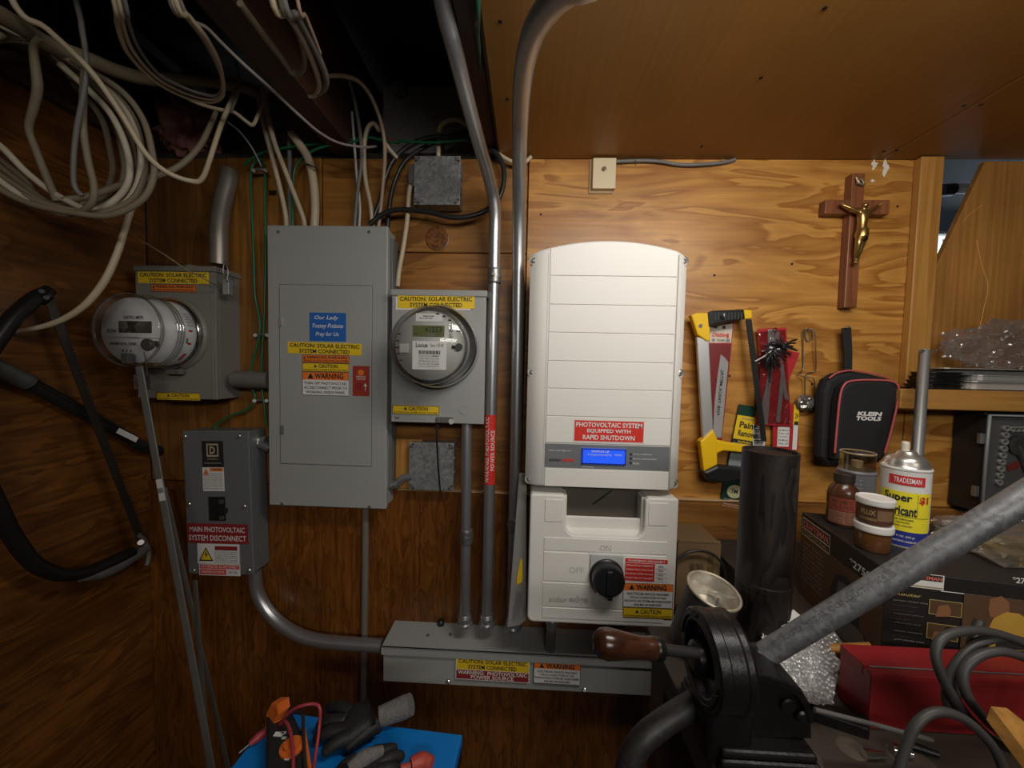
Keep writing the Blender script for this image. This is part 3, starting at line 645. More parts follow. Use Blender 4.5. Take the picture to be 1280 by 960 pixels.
mk('port_latch', MB().box(mface.p(.86, .7).x, mface.p(.95, .7).x, c_.y - .006, c_.y, mface.p(.8, .75).z, mface.p(.8, .66).z, .001), CHROME, M2)
mk('hasp', MB().box(mface.p(.53, .9).x - .002, mface.p(.62, .9).x, cb.y - .118, cb.y - .104, mface.p(.5, 1.02).z, mface.p(.5, .86).z, .0015), M('port_dark'), M2)
# printed band on the meter's flank
def band(fx, fy, n):
    a = R_(-58 + 100 * (1 - fy)) ; t = .45 - .30 * fx; r = rg * 1.022 + n; c = cb + off * t
    return c + Vector((math.cos(a) * r, 0, math.sin(a) * r))
bf = Face((0, 0, 0), VX, VZ, .03, .12, band)
prints(M2, bf, [('r', .22, .36, .50, .62, RED), ('r', .30, .80, .55, .97, RED)] + rows(5, .15, .05, .85, .32, INKG, ['NOTICE', 'CLASS 20', 'SEALED']) + [('t', 'DANGER', .05, .5, .18, .6, INK), ('p', [(.75, .76), (.9, .70), (.92, .80)], INK)], .0006)
sticker(M2, FR(172.5, 340, 261, 354.5, Dn - .001), YEL, CAU, label='yellow solar caution sticker')
sticker(M2, FR(189, 355.5, 245, 365, Dn - .001), ORANGE, [('b', .001, INK), ('p', TRI(.06, .35, .05, .4), INK), ('t', 'WARNING: DUAL POWER SOURCE', .11, .14, .96, .48, INK, .02), ('t', 'SECOND SOURCE IS PHOTOVOLTAIC', .04, .64, .96, .86, INK)], label='narrow orange warning sticker')
sticker(M2, FR(196, 491, 250, 500.5, Dn - .001), YEL, CAU2, label='narrow yellow caution sticker')
prints(M2, FR(186, 328, 236, 333, Dn - .0045), [('t', 'TYPE 3R  UNDERGROUND', .0, .1, .95, .9, INK)], .0004)
tg = tag(mk('seal_tag', MB().tube([pd(180, 440, .735), pd(183, 455, .74), pd(184, 470, .75)], .0012, 6).box(*(lambda a, b: (a.x, b.x, a.y - .004, a.y, b.z, a.z))(pd(169, 468, .755), pd(190, 487, .755)), .001), glassy('clear_tag', (.75, .75, .72, 1), .25, .6, .2)), 'clear plastic seal tag hanging under the left glass meter', 'tag')
# ground block on the box corner
gb = thing('ground_terminal', 'small grey three-screw bonding terminal on the left meter box corner', 'terminal block', pd(284, 358, .83))
mk('body', wbox(MB(), 278, 348, 286, 368, .838, .852, .001), ALU, gb)
for k in range(3): mk('screw', MB().cyl(pd(291, 351 + k * 7.5, .85), pd(287, 351 + k * 7.5, .85), .005, n=12), SCREW, gb)

# --- photovoltaic disconnect (hangs slightly crooked)
cdx = pd(280, 628, .85)
XF = Matrix.Translation(cdx) @ Matrix.Rotation(R_(-1.6), 4, 'Y') @ Matrix.Translation(-cdx)
Q = thing('disconnect_switch', 'dark grey disconnect box with maroon main photovoltaic sticker, lower left', 'disconnect box', pd(280, 720, .92))
Dq = .848
fq = FR(231, 539, 314, 719, Dq); x0, x1, z1, z0 = fq.O.x, fq.O.x + fq.w, fq.O.z, fq.O.z - fq.h
mk('box', MB().box(x0 + .002, x1 - .002, -.064, -.0135, z0 + .002, z1 - .002, .003), GREYD, Q)
cv = mk('cover', MB().box(x0, x1, -.072, -.0645, z0, z1, .003), GREYD, Q)
screws(Q, [(233, 544.5, Dq), (301, 546, Dq), (236, 629, Dq), (305, 634, Dq), (240, 712, Dq), (309, 714, Dq)], .0052)
st = sticker(cv, FR(254.5, 551, 281, 583.5, Dq), INK, [('r', .22, .10, .78, .16, M('pale_gold', (.42, .36, .24, 1), .4)), ('r', .22, .54, .78, .60, M('pale_gold')), ('r', .22, .10, .28, .60, M('pale_gold')), ('r', .72, .10, .78, .60, M('pale_gold')), ('t', 'D', .37, .20, .63, .50, M('pale_gold'), .04), ('t', 'SQUARE D', .25, .66, .75, .72, M('pale_gold')), ('t', 'MOLDED CASE SWITCH', .1, .82, .9, .87, M('pale_gold'))], label='black maker label with square letter')
sticker(cv, FR(254.5, 584, 281, 613.5, Dq), WHITE, [('r', .35, .02, .98, .16, ORANGE), ('p', TRI(.17, .17, .28, .28), ORANGE), ('t', 'DANGER', .5, .04, .9, .13, INK)] + rows(8, .06, .22, .94, .95, INKG, ['HAZARD OF ELECTRIC SHOCK', 'EXPLOSION OR ARC FLASH', 'TURN OFF ALL POWER SUPPLY', 'BEFORE WORKING ON']), label='white danger label')
mk('breaker_recess', wbox(MB(), 260.5, 621, 281, 651, Dq - .002, Dq + .002, .0008), BLACKP, cv)
mk('breaker_toggle', wbox(MB(), 272, 637, 280, 643, Dq - .012, Dq, .0015), BLACKP, cv, label='black toggle with grey tip')
for yy in (628, 648): mk('breaker_switch', wbox(MB(), 273, yy - 3, 279, yy + 2, Dq - .004, Dq, .001), M('port_dark'), cv)
sticker(cv, FR(233, 654.5, 309, 679, Dq - .0006).tilt(-.8), MAROON, [('t', 'MAIN PHOTOVOLTAIC', .05, .16, .95, .42, WHITE, .01), ('t', 'SYSTEM DISCONNECT', .03, .58, .97, .86, WHITE, .01)], label='maroon sticker with white words')
sticker(cv, FR(245, 679, 298, 705, Dq).tilt(-.8), WHITE, [('b', .0008, INKG), ('p', TRI(.21, .52, .34, .66), INK), ('p', TRI(.21, .54, .26, .50), YEL), ('p', [(.22, .36), (.17, .56), (.21, .54), (.20, .70), (.26, .50), (.22, .52)], INK), ('r', .42, .12, .95, .32, MAROON)] + rows(6, .42, .37, .96, .95, INKG, ['ELECTRICAL SHOCK', 'HAZARD', 'DO NOT TOUCH TERMINALS', 'TERMINALS ON BOTH LINE']), label='white shock hazard sticker with yellow triangle')
sticker(cv, FR(247, 705, 298, 719, Dq).tilt(-.8), WHITE, [('r', .02, .05, .98, .40, RED2), ('r', .02, .46, .66, .92, RED2), ('t', 'PHOTOVOLTAIC AC DISCONNECT', .05, .10, .95, .32, WHITE), ('t', 'OPERATING VOLTAGE 240', .05, .56, .62, .80, WHITE), ('t', '240V 20A', .70, .55, .94, .8, INKG)], label='small red and white rating sticker')
f_ = pd(330, 690, .87)
for k in range(3):
    for l in range(2): mk('vent_dimple', MB().cyl(Vector((x1 - .0018, -.03 - l * .014, z0 + .03 + k * .014)), Vector((x1 - .0008, -.03 - l * .014, z0 + .03 + k * .014)), .004, n=8), GREYD, Q)
mk('side_connector', MB().cyl(Vector((x1 - .003, -.036, z1 - .03)), Vector((x1 + .018, -.036, z1 - .032)), .013, n=14).lathe([(.017, 0), (.017, .006)], Vector((x1 - .002, -.036, z1 - .03)), (1, 0, 0), 10), EMT, Q)
XF = None

# --- conduits
def conduit(name, label, pts, r, mat=EMT, n=14, couplings=(), cat='conduit', connectors=(), lead=()):
    P_ = [Vector(q) for q in lead] + [pd(*p) for p in pts]
    t = thing(name, label, cat, P_[-1])
    mk('tube', MB().tube(P_, r, n, 8), mat, t)
    for px, py, d, ax in couplings:
        c = pd(px, py, d); a = Vector(ax).normalized()
        mb = MB().lathe([(r * 1.18, -.016), (r * 1.22, -.014), (r * 1.22, -.004), (r * 1.3, -.004), (r * 1.3, .002), (r * 1.22, .002), (r * 1.22, .012), (r * 1.15, .016)], c, a, 16)
        mb.cyl(c - VY * r * 1.2, c - VY * (r * 1.2 + .005), .0035, n=8)
        mk('coupling', mb, STEEL, t)
    for px, py, d in connectors:
        c = pd(px, py, d)
        mb = MB().lathe([(r * 1.5, 0), (r * 1.5, .006), (r * 1.2, .006), (r * 1.2, .012), (r * 1.32, .012), (r * 1.32, .020), (r * 1.15, .026)], c, VZ, 8)
        mk('connector', mb, EMT, t)
    return t
ca = conduit('conduit', 'tall conduit with red vertical power-source sticker, slanting at the top', [(549, -18, .53), (570, 70, .60), (592, 155, .70), (612, 225, .80), (618.5, 262, .832), (618, 310, .845), (616.5, 400, .85), (612, 600, .85), (608.5, 768, .85)], .0128, EMT, 16, [(618, 345, .846, (0, 0, 1))], connectors=[(608.5, 781, .85)], lead=[(-.14, -2.6, CZ + .13), (-.14, -1.0, CZ + .12), (-.13, -.62, CZ + .09)])
def vert(fx, fy, n):               # vertical sticker wrapped on the conduit's front
    c = pd(613.6 - 1.2 * fy, 518 + 86 * fy, .85); a = (fx - .5) * 2.2; r = .0133 + n
    return c + Vector((math.sin(a) * r, -math.cos(a) * r, 0))
vf = Face((0, 0, 0), VX, VZ, .029, .15, vert)
mb = MB(); plate(mb, vf, .02, 0, .98, 1, -.0004, .0004); so = mk('sticker', mb, RED2, ca, 'red vertical sticker reading upwards')
for s_, xa_, xb_ in (('WARNING: PHOTOVOLTAIC', .14, .44), ('POWER SOURCE', .56, .86)):
    vs, fs = tmesh(s_, .015); y0, y1 = (.98, .03) if 'W' == s_[0] else (.80, .22)
    mk('lettering', MB().add([vf.p(xa_ + (xb_ - xa_) * v, y0 + (y1 - y0) * u, .0009) for u, v in vs], fs), WHITE, so)
conduit('conduit', 'thick bent conduit passing left of the white inverter up to ceiling', [(760, -50, .30), (712, -18, .35), (686, 8, .40), (665, 45, .47), (654, 95, .56), (650, 160, .68), (649, 230, .78), (648.5, 300, .83), (647, 420, .85), (644, 600, .85), (641, 772, .85)], .0138, EMT, 18, [(643.5, 655, .85, (0, 0, 1))], connectors=[(641, 785, .85)], lead=[(.24, -2.6, CZ - .03), (.22, -1.3, CZ - .04), (.14, -.86, CZ - .10), (.088, -.68, ZC + .352)])
conduit('conduit', 'short straight conduit below the right meter box', [(583.5, 529, .85), (583, 600, .85), (581, 768, .85)], .0122, EMT, 16, [(583, 670, .85, (0, 0, 1))], connectors=[(581, 781, .85)])
conduit('conduit', 'sweeping conduit elbow from disconnect box to the grey trough', [(318.5, 712, .885), (321, 737, .885), (330, 757, .884), (345, 775, .88), (368, 791, .872), (395, 800, .866), (430, 804, .862), (478, 807, .86)], .0150, EMT, 18)
conduit('conduit', 'thin grey conduit running down below the breaker panel', [(457, 634, .900), (456, 760, .900), (454, 886, .900)], .0085, M('painted_thin_conduit', (.20, .17, .14, 1), .5, .2, .1), 12)
conduit('conduit', 'fat service mast above the left meter box', [(287, 214, .905), (285, 228, .90), (278, 255, .890), (274, 285, .880), (274, 310, .878), (274, 331, .878)], .0188, M('weathered_mast', (.30, .27, .23, 1), .42, .6, .16, 12), 20)
conduit('conduit', 'fat horizontal nipple between left meter box and panel', [(294, 474, .876), (320, 475, .876), (338, 475.5, .876)], .0205, M('painted_nipple', (.16, .15, .13, 1), .5, .2, .1), 18)
conduit('conduit', 'short crooked nipple joining panel and lower junction box', [(486, 607, .885), (497, 604, .882), (504, 598, .88), (516, 595, .88)], .0095, EMT, 12, [(489, 606, .884, (1, .0, .1))])
conduit('conduit', 'stub conduit between disconnect box and breaker panel', [(318, 553, .88), (330, 556, .88), (338, 561, .88)], .0105, EMT, 12)

# --- trough
T = thing('wire_trough', 'long grey steel wiring trough under the white inverter', 'wiring trough', pd(650, 870, .92))
Dt = .82
ft = FR(477, 806.5, 822.5, 862.5, Dt)
zt_ = pd(650, 817, Dt).z; zb = pd(650, 863, Dt).z
x0, x1 = pd(476.5, 830, Dt).x, pd(821.5, 845, Dt).x
mk('box', MB().box(x0 + .003, x1 - .003, -.096, -.0105, zb, zt_ - .004, .0015), GREY, T)
mk('lid', MB().box(x0, x1, -.1025, -.0105, zt_ - .003, zt_, .0012).box(x0, x1, -.1025, -.0965, zt_ - .018, zt_, .0012), GREY, T)
screws(T, [(560.5, 852.5, Dt), (731, 862.5, Dt)], .0055)
for px, py in ((551, 781),):
    p_ = pz(px, py, zt_); mk('knockout_plug', MB().lathe([(.0085, 0), (.0085, .009), (.006, .013), (.0001, .013)], p_, VZ, 14, False), BLACKP, T)
for px, py in ((535, 795), (563, 794)):
    p_ = pz(px, py, zt_); mk('screw', MB().cyl(p_, p_ + VZ * .003, .0035, n=8), STEEL, T)
sticker(T, FR(569.5, 823.5, 661.5, 851, Dt - .0005).tilt(-.3), WHITE, [('r', .01, .015, .99, .54, YEL), ('r', .01, .56, .99, .97, MAROON), ('t', 'CAUTION: SOLAR ELECTRIC', .04, .07, .96, .25, INK, .02), ('t', 'SYSTEM CONNECTED', .17, .31, .83, .49, INK, .02), ('t', 'WARNING:  PHOTOVOLTAIC', .03, .58, .97, .75, WHITE, .02), ('t', 'POWER SOURCE', .21, .77, .79, .94, WHITE, .02)], label='yellow and red solar sticker')
WRN = [('r', 0, 0, 1, .31, ORANGE), ('b', .001, INK), ('p', TRI(.17, .16, .1, .22), INK), ('t', 'WARNING', .26, .06, .87, .27, INK, .03), ('t', 'ELECTRICAL SHOCK HAZARD', .08, .38, .92, .48, INK), ('t', 'THE DC CONDUCTORS OF THIS', .14, .54, .86, .62, INK), ('t', 'PHOTOVOLTAIC SYSTEM ARE UNGROUNDED', .03, .68, .97, .77, INK), ('t', 'AND MAY BE ENERGIZED', .22, .83, .78, .92, INK)]
sticker(T, FR(667, 828, 725.5, 855, Dt - .0005).tilt(-.3), WHITE, WRN, label='orange and white warning sticker')

# --- junction boxes
def jbox(label, px0, py0, px1, py1, D, back):
    t = thing('junction_box', label, 'junction box', pd((px0 + px1) / 2, py1, WALL))
    f = FR(px0, py0, px1, py1, D); x0, x1, z1, z0 = f.O.x, f.O.x + f.w, f.O.z, f.O.z - f.h
    mk('box', MB().box(x0 + .001, x1 - .001, f.O.y + .0025, -back, z0 + .001, z1 - .001, .004), ZINC, t)
    mk('cover', MB().box(x0, x1, f.O.y, f.O.y + .002, z0, z1, .0008), ZINC, t)
    for fx, fy in ((.07, .07), (.93, .07), (.07, .93), (.93, .93)):
        c = f.p(fx, fy, .0005); mk('cover_screw', MB().cyl(c, c - VY * .0025, .0042, n=10), STEEL, t)
        mk('corner_slot', MB().box(c.x - .0065, c.x + .0065, c.y - .0002, c.y + .001, c.z - .0022, c.z + .0022).xf(Matrix.Translation(c) @ Matrix.Rotation(R_(45 if (fx < .5) == (fy > .5) else -45), 4, 'Y') @ Matrix.Translation(-c)), M('slot_dark'), t)
    for k in range(2):
        c = f.p(1, .35 + .3 * k); mk('knockout', MB().cyl(Vector((x1 - .002, c.y + .02, c.z)), Vector((x1 + .0006, c.y + .02, c.z)), .009, n=14), STEEL, t)
    return t
jbox('galvanised square junction box high on the wall above the meter', 517.5, 195, 575, 256, .875, .0015)
jbox('galvanised square junction box under the right meter box', 511, 553.5, 567, 613, .875, .0015)
mk_k = tag(mk('cable_clamp', wbox(MB(), 510, 205, 518, 232, .885, .905, .002).cyl(pd(512, 228, .882), pd(516, 228, .882), .003, n=8), STEEL), 'small steel cable clamp on side of the upper junction box', 'clamp')
# ================================================================== white inverter
I = thing('solar_inverter', 'large white wall inverter with blue screen and black rotary switch', 'inverter', pd(753, 784, .92))
DI = .75; yF = -WALL + DI
ix0, ix1 = pd(659.8, 460, DI).x, pd(856.8, 460, DI).x
icx = (ix0 + ix1) / 2; iw = (ix1 - ix0) / 2
zt0 = pd(764, 298.5, DI).z; ztc = (pd(664, 314, DI).z + pd(864, 316, DI).z) / 2; zb0 = pd(752, 612.5, DI).z
def shell(x0, x1, ztop, zbot, yf, yb, arc=0.0, arcb=0.0, nu=28):
    cx, hw = (x0 + x1) / 2, (x1 - x0) / 2; mb = MB(); us = [-1 + 2 * i / nu for i in range(nu + 1)]
    us = [math.copysign(abs(u) ** .8, u) for u in us]
    def yy(u): return yf + .016 * max(0, (abs(u) - .78) / .22) ** 2.2
    prof = [(0, 1.0, True), (0, .014, False), (.003, .004, False), (.008, 0, False)]
    rows_ = []
    for k, (dz, dy, back) in enumerate(prof): rows_.append(('t', dz, dy, back))
    for k, (dz, dy, back) in enumerate(prof[::-1]): rows_.append(('b', dz, dy, back))
    vs = []
    for side, dz, dy, back in rows_:
        for u in us:
            z = (ztop - arc * u * u - dz) if side == 't' else (zbot + arcb * u * u + dz)
            vs.append((cx + u * hw, yb if back else yy(u) + dy, z))
    n = nu + 1
    mb.add(vs, [[i * n + k, (i + 1) * n + k, (i + 1) * n + k + 1, i * n + k + 1] for i in range(len(rows_) - 1) for k in range(nu)], True)
    for k, s in ((0, 1), (nu, -1)):      # side walls
        front = [vs[i * n + k] for i in range(len(rows_))]
        mb.add(front, [list(range(len(front)))[::s]], False)
    mb.add([vs[k] for k in range(n)] + [vs[(len(rows_) - 1) * n + k] for k in range(n)], [[k, k + 1, n + k + 1, n + k] for k in range(nu)], False)
    return mb
mk('heat_sink', MB().box(ix0 + .02, ix1 - .02, -.105, -.0115, pd(753, 745, .80).z, ztc - .01, .003), M('inverter_back_grey', (.35, .35, .34, 1), .4, .5), I)
uc = mk('upper_cover', shell(ix0, ix1, zt0, zb0, yF, -.105, zt0 - ztc), WHITEP, I)
gx0, gx1 = pd(684.5, 460, DI).x, pd(841, 460, DI).x
gz = [pd(764, y, DI).z for y in (345.5, 381.7, 416.9, 452.6, 487.2, 521.8, 555.4, 587.0)]
gz.append(zb0 + .004)
def rib(x0, x1, z0, z1, parent, y=None, label=None):
    y = yF if y is None else y
    return mk('front_panel', MB().box(x0, x1, y - .0016, y + .001, z0 + .0007, z1 - .0007, .0006, 1), WHITEP, parent)
arcp = [(gx0 + (gx1 - gx0) * k / 12, zt0 - .006 - (zt0 - ztc) * ((gx0 + (gx1 - gx0) * k / 12 - icx) / iw) ** 2) for k in range(13)]
mk('front_panel', MB().prism([(x, yF + .001, z) for x, z in [(gx0, gz[0] + .0007)] + arcp + [(gx1, gz[0] + .0007)]][::-1], (0, -.0026, 0), .0005), WHITEP, uc)
for a, b in zip(gz, gz[1:]):
    if a == gz[6]: continue
    rib(gx0, gx1, b, a, uc)
for x in (gx0 - .0035, gx1 + .0035):
    mk('edge_groove', MB().box(x - .0006, x + .0006, yF - .0003, yF + .0005, zb0 + .006, ztc - .004), M('groove_shadow_grey', (.42, .41, .38, 1), .5), uc)
def corner_screw(px, py, parent, s=1):
    c = pd(px, py, DI + .002); r = .0065
    mk('screw_pocket', MB().lathe([(r * 1.5, 0), (r * 1.5, .001), (r * 1.1, -.004)], Vector((c.x, yF + .0115, c.z)), (0, -1, 0), 18, False), M('pocket_grey', (.40, .39, .36, 1), .5), parent)
    mk('screw', MB().lathe([(r * .85, 0), (r * .85, .004), (r * .4, .005), (r * .4, .002), (.0001, .002)], Vector((c.x, yF + .0125, c.z)), (0, -1, 0), 12, False), M('screw_dull', (.33, .31, .28, 1), .35, .7), parent)
for px, py in ((668, 324), (857, 325), (665.5, 465), (851, 467), (662, 600), (844, 606)): corner_screw(px, py, I)
stp = FR(684.5, 556.5, 836, 586, DI)
stp.O.x = gx0 - .0005; stp.w = gx1 - gx0 + .001
pn = sticker(I, Face(stp.O + Vector((0, -.0012, 0)), VX, VZ, stp.w, stp.h), M('control_strip_grey', (.15, .16, .165, 1), .45), [
    ('t', 'www.solaredge.com', .03, .24, .21, .32, PAPER), ('t', 'solar', .035, .60, .135, .74, INK, .02), ('t', 'edge', .140, .57, .235, .80, RED2, .04, .25),
    ('t', 'Power production', .71, .30, .86, .38, PAPER), ('t', 'System communication', .71, .49, .90, .57, PAPER), ('t', 'Fault', .71, .68, .76, .76, PAPER),
    ('r', .682, .30, .70, .40, INK), ('r', .682, .48, .70, .58, INK), ('r', .682, .66, .70, .76, INK), ('r', .30, .93, .40, .95, PAPER)], name='control_strip', label='grey strip with name and lights')
sc_ = Face(stp.p(.295, .14, .0022), VX, VZ, stp.w * .355, stp.h * .66)
LCDB = M('lcd_blue', (.02, .10, .85, 1), .25, 0, .05, emit=.55)
dsp = mk('display', (lambda b: plate(b, sc_, 0, 0, 1, 1, -.003, .003) and b)(MB()), LCDB, I, 'lit blue screen')
prints(dsp, sc_, [('b', .0022, M('lcd_dark_blue', (.01, .03, .3, 1), .3)), ('t', 'SWITCH UP', .22, .10, .62, .24, WHITE), ('t', 'Temperature[C]   9999', .12, .32, .9, .46, PAPER)], .0032)
sticker(I, Face(FR(717, 525.5, 804.5, 552.5, DI).O + Vector((0, -.0016, 0)), VX, VZ, FR(717, 525.5, 804.5, 552.5, DI).w, FR(717, 525.5, 804.5, 552.5, DI).h), RED2, [('b', .001, PAPER), ('t', 'PHOTOVOLTAIC SYSTEM', .03, .10, .97, .32, WHITE, .02), ('t', 'EQUIPPED WITH', .19, .40, .81, .60, WHITE, .02), ('t', 'RAPID SHUTDOWN', .13, .68, .87, .90, WHITE, .02)], label='red rapid shutdown sticker')
# lower switch cover
lx0, lx1 = pd(661.0, 700, DI).x, pd(846.0, 700, DI).x
lt, lb = pd(753, 620.5, DI).z, pd(753, 782, DI).z
def zpx(y): return pd(753, y, DI).z
def xpx(x, y=660): return pd(x, y, DI).x
def arcpts(cx, cz, r, a0, a1, n=6): return [(cx + r * math.cos(R_(a0 + (a1 - a0) * k / n)), cz + r * math.sin(R_(a0 + (a1 - a0) * k / n))) for k in range(n + 1)]
r_ = .012; nr = .020
nx0, nx1, nz = xpx(707), xpx(806), zpx(671)
out = arcpts(lx0 + r_ * .5, lt - r_ * .5, r_ * .5, 180, 90, 3) + [(nx0 - .006, lt)] + [(nx0, lt - .006)] + arcpts(nx0 + nr, nz + nr, nr, 180, 270) + arcpts(nx1 - nr, nz + nr, nr, 270, 360) + [(nx1, lt - .006), (nx1 + .006, lt)] + arcpts(lx1 - r_ * .5, lt - r_ * .5, r_ * .5, 90, 0, 3) + arcpts(lx1 - r_, lb + r_, r_, 0, -90) + arcpts(lx0 + r_, lb + r_, r_, -90, -180)
lc = mk('lower_cover', MB().prism([(x, yF + .001, z) for x, z in out], (0, .062, 0), .0035), WHITEP, I)
mk('handle_recess', MB().box(nx0 - .01, nx1 + .01, yF + .022, yF + .028, nz - .01, zpx(652), .002).box(nx0 - .004, nx0 + .003, yF + .016, yF + .05, nz, lt - .004, .002).box(nx1 - .003, nx1 + .004, yF + .016, yF + .05, nz, lt - .004, .002)
   .prism([(nx0 - .004, yF + .006, nz - .002), (nx0 - .004, yF + .026, nz + .010), (nx0 - .004, yF + .026, nz - .002)], (nx1 - nx0 + .008, 0, 0)), WHITEP, I)
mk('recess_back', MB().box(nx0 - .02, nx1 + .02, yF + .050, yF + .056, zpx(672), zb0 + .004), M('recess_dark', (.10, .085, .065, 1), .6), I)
mk('loose_wire', MB().tube([(xpx(746), yF + .046, zpx(641)), (xpx(757), yF + .040, zpx(631)), (xpx(770), yF + .044, zpx(622))], .0014, 6), BLACKC, I)
LG = [pd(0, y, DI).z for y in ()]
lxa, lxb = xpx(680), xpx(834.5)
yl = yF + .0012
def lrib(xa_, ya, xb_, yb_): rib(xpx(xa_), xpx(xb_), zpx(yb_), zpx(ya), lc, yl)
for q_ in ((680.5, 626, 703, 655), (810, 626, 834.5, 655), (680.5, 674, 834.5, 691), (680.5, 692, 736, 729.5), (780, 692, 834.5, 729.5), (680.5, 730.5, 834.5, 761), (680.5, 762, 834.5, 776)): lrib(*q_)
for px, py in ((668, 662), (839, 668), (667, 770), (838, 774)): corner_screw(px, py, I)
kp = FR(737.5, 694, 778, 734, DI - .001)
mk('switch_plate', (lambda b: plate(b, kp, 0, 0, 1, 1, -.002, .003) and b)(MB()), M('switch_plate_grey', (.45, .45, .44, 1), .45), I)
kc = kp.p(.5, .6, .003)
kn = mk('rotary_switch', MB().lathe([(.0335, 0), (.0335, .004), (.031, .006), (.031, .024), (.029, .028), (.0001, .028)], kc, (0, -1, 0), 36, False), BLACKP, I, 'black round switch knob')
mk('knob_grip', MB().box(kc.x - .006, kc.x + .006, kc.y - .032, kc.y - .027, kc.z - .024, kc.z + .024, .002), BLACKP, kn)
mk('knob_pointer', MB().box(kc.x - .002, kc.x + .008, kc.y - .026, kc.y - .006, kc.z - .037, kc.z - .03, .0015), BLACKP, kn)
mk('knob_mark', MB().box(kc.x - .022, kc.x - .019, kc.y - .0262, kc.y - .022, kc.z - .024, kc.z - .016), PAPER, kn)
EMB_SHADE = M('emboss_shade_grey', (.48, .46, .42, 1), .3, 0, .02)  # flat letters toned darker in place of relief shading
lf = Face((lx0, yl - .0016, lt), VX, VZ, lx1 - lx0, lt - lb)
for s_, a in (('ON', (750, 681, 763.5, 689)), ('OFF', (711.5, 708.5, 729.5, 717))):
    u0, v0, u1, v1 = lf.rect(*a); vs, fs = tmesh(s_, 0); mk('embossed_lettering', MB().add([lf.p(u0 + (u1 - u0) * u, v0 + (v1 - v0) * v, .0007) for u, v in vs], fs), EMB_SHADE, lc)
for s_, a, b_ in (('solar', (686, 745, 709, 753), .02), ('edge', (711, 744, 735, 756), .04)):
    u0, v0, u1, v1 = lf.rect(*a); vs, fs = tmesh(s_, b_); mk('embossed_lettering', MB().add([lf.p(u0 + (u1 - u0) * u, v0 + (v1 - v0) * v, .0007) for u, v in vs], fs), EMB_SHADE, lc)
dq = Face(lf.O - VY * .0004, VX, VZ, lf.w, lf.h)
sticker(I, dq.sub(780.5, 698, 834.5, 727).tilt(-.6), WHITE, [('r', 0.01, .02, .99, .20, RED2), ('r', .01, .22, .70, .98, RED2), ('t', 'PV SYSTEM DC DISCONNECT', .08, .07, .93, .16, WHITE, .02)] + rows(4, .03, .28, .66, .99, WHITE, ['OPERATING CURRENT', 'OPERATING VOLTAGE', 'MAXIMUM SYSTEM VOLTAGE', 'SHORT CIRCUIT CURRENT'], .4) + [('r', .71, y_, .99, y_ + .012, RED2) for y_ in (.41, .60, .79)] + rows(4, .78, .27, .90, .99, INKG, ['18A', '350V', '500V', '30A'], .45), label='red and white rating sticker')
sticker(I, dq.sub(778.5, 729, 841, 759.5).tilt(.4), WHITE, WRN, label='orange and white warning sticker')
sticker(I, dq.sub(778.5, 760, 841, 772.5).tilt(.5), YEL, CAU2, label='narrow yellow caution sticker')
# cable glands below
for px in (690, 829): mk('cable_gland', MB().lathe([(.015, 0), (.015, .012), (.012, .012), (.012, .03), (.014, .03), (.014, .04), (.010, .055)], Vector((pd(px, 782, .80).x, -.12, lb + .006)), (0, 0, -1), 10), EMT if px < 800 else INKG, I)
mk('drop_tube', MB().cyl(Vector((pd(690, 782, .80).x, -.12, lb)), Vector((pd(690, 782, .80).x, -.085, zt_ + .001)), .011, n=14), STEEL, I)
# paper pouch hanging between conduit and inverter
bk = thing('paper_booklet', 'white papers in a clear sleeve tucked left of the white inverter', 'papers', pd(650, 780, .80))
pg = [pd(649, 592, .805), pd(658, 592.5, .805), pd(657.5, 775, .785), pd(650, 781, .782), pd(634.5, 784, .780)]
mk('pages', MB().prism(pg, (0, .004, 0)), PAPER, bk)
mk('sleeve', MB().prism([p_ + Vector((0, -.002, 0)) for p_ in pg], (0, -.0006, 0)), glassy('plastic_sleeve', (.9, .9, .9, 1), .12, .5, .2), bk)
bf_ = Face(pg[0] + Vector((0, -.0008, 0)), VX, VZ, .03, .30)
mk('yellow_panel', MB().prism([pd(650, 700, .789), pd(653, 698, .7885), pd(653, 727, .7865), pd(644.5, 732, .7862)], (0, -.0009, 0)), YEL, bk)
for k in range(9):
    a = pd(640 + k * 1.1, 776 - k * .2, .7790); b = pd(646.5 + k * .8, 738 + k * .5, .7838)
    mk('printed_line', MB().tube([a, b], .0004, 4, 1), INKG, bk)

# ================================================================== right wall
t = thing('wall_plate', 'small cream coaxial wall plate by the ceiling line', 'wall plate', pd(755, 236, .92))
wf = FR(741, 197, 770, 235.5, .905)
mk('plate', MB().box(wf.O.x, wf.O.x + wf.w, wf.O.y, -.0035, wf.O.z - wf.h, wf.O.z, .0015), M('ivory_plastic', (.66, .55, .36, 1), .4, 0, .04), t)
mk('backing', MB().box(wf.O.x - .006, wf.O.x + wf.w - .004, -.0035, -.0002, wf.O.z - wf.h - .006, wf.O.z), M('backing_tan', (.36, .25, .12, 1), .6), t)
c = wf.p(.48, .38); mk('coax_jack', MB().lathe([(.0055, 0), (.0055, .002), (.004, .002), (.004, .006), (.0015, .006), (.0015, .003)], c, (0, -1, 0), 12, False), M('brassy_jack', (.35, .33, .22, 1), .3, .9), t)
cc = thing('coax_cable', 'grey coaxial cable stapled along the top of the plywood wall', 'cable', pd(840, 204, .915))
mk('sheath', MB().tube([pd(770, 202, .913), pd(800, 201, .915), pd(826, 202, .914), pd(850, 206, .915), pd(880, 205.5, .914), pd(905, 203, .915), pd(919, 199.5, .916)], .0042, 8), GREYC, cc)
for px in (778, 795, 902): mk('staple', MB().tube([pd(px, 206, .918), pd(px, 200, .908), pd(px + .5, 197, .917)], .0009, 5, 3), STEEL, cc)
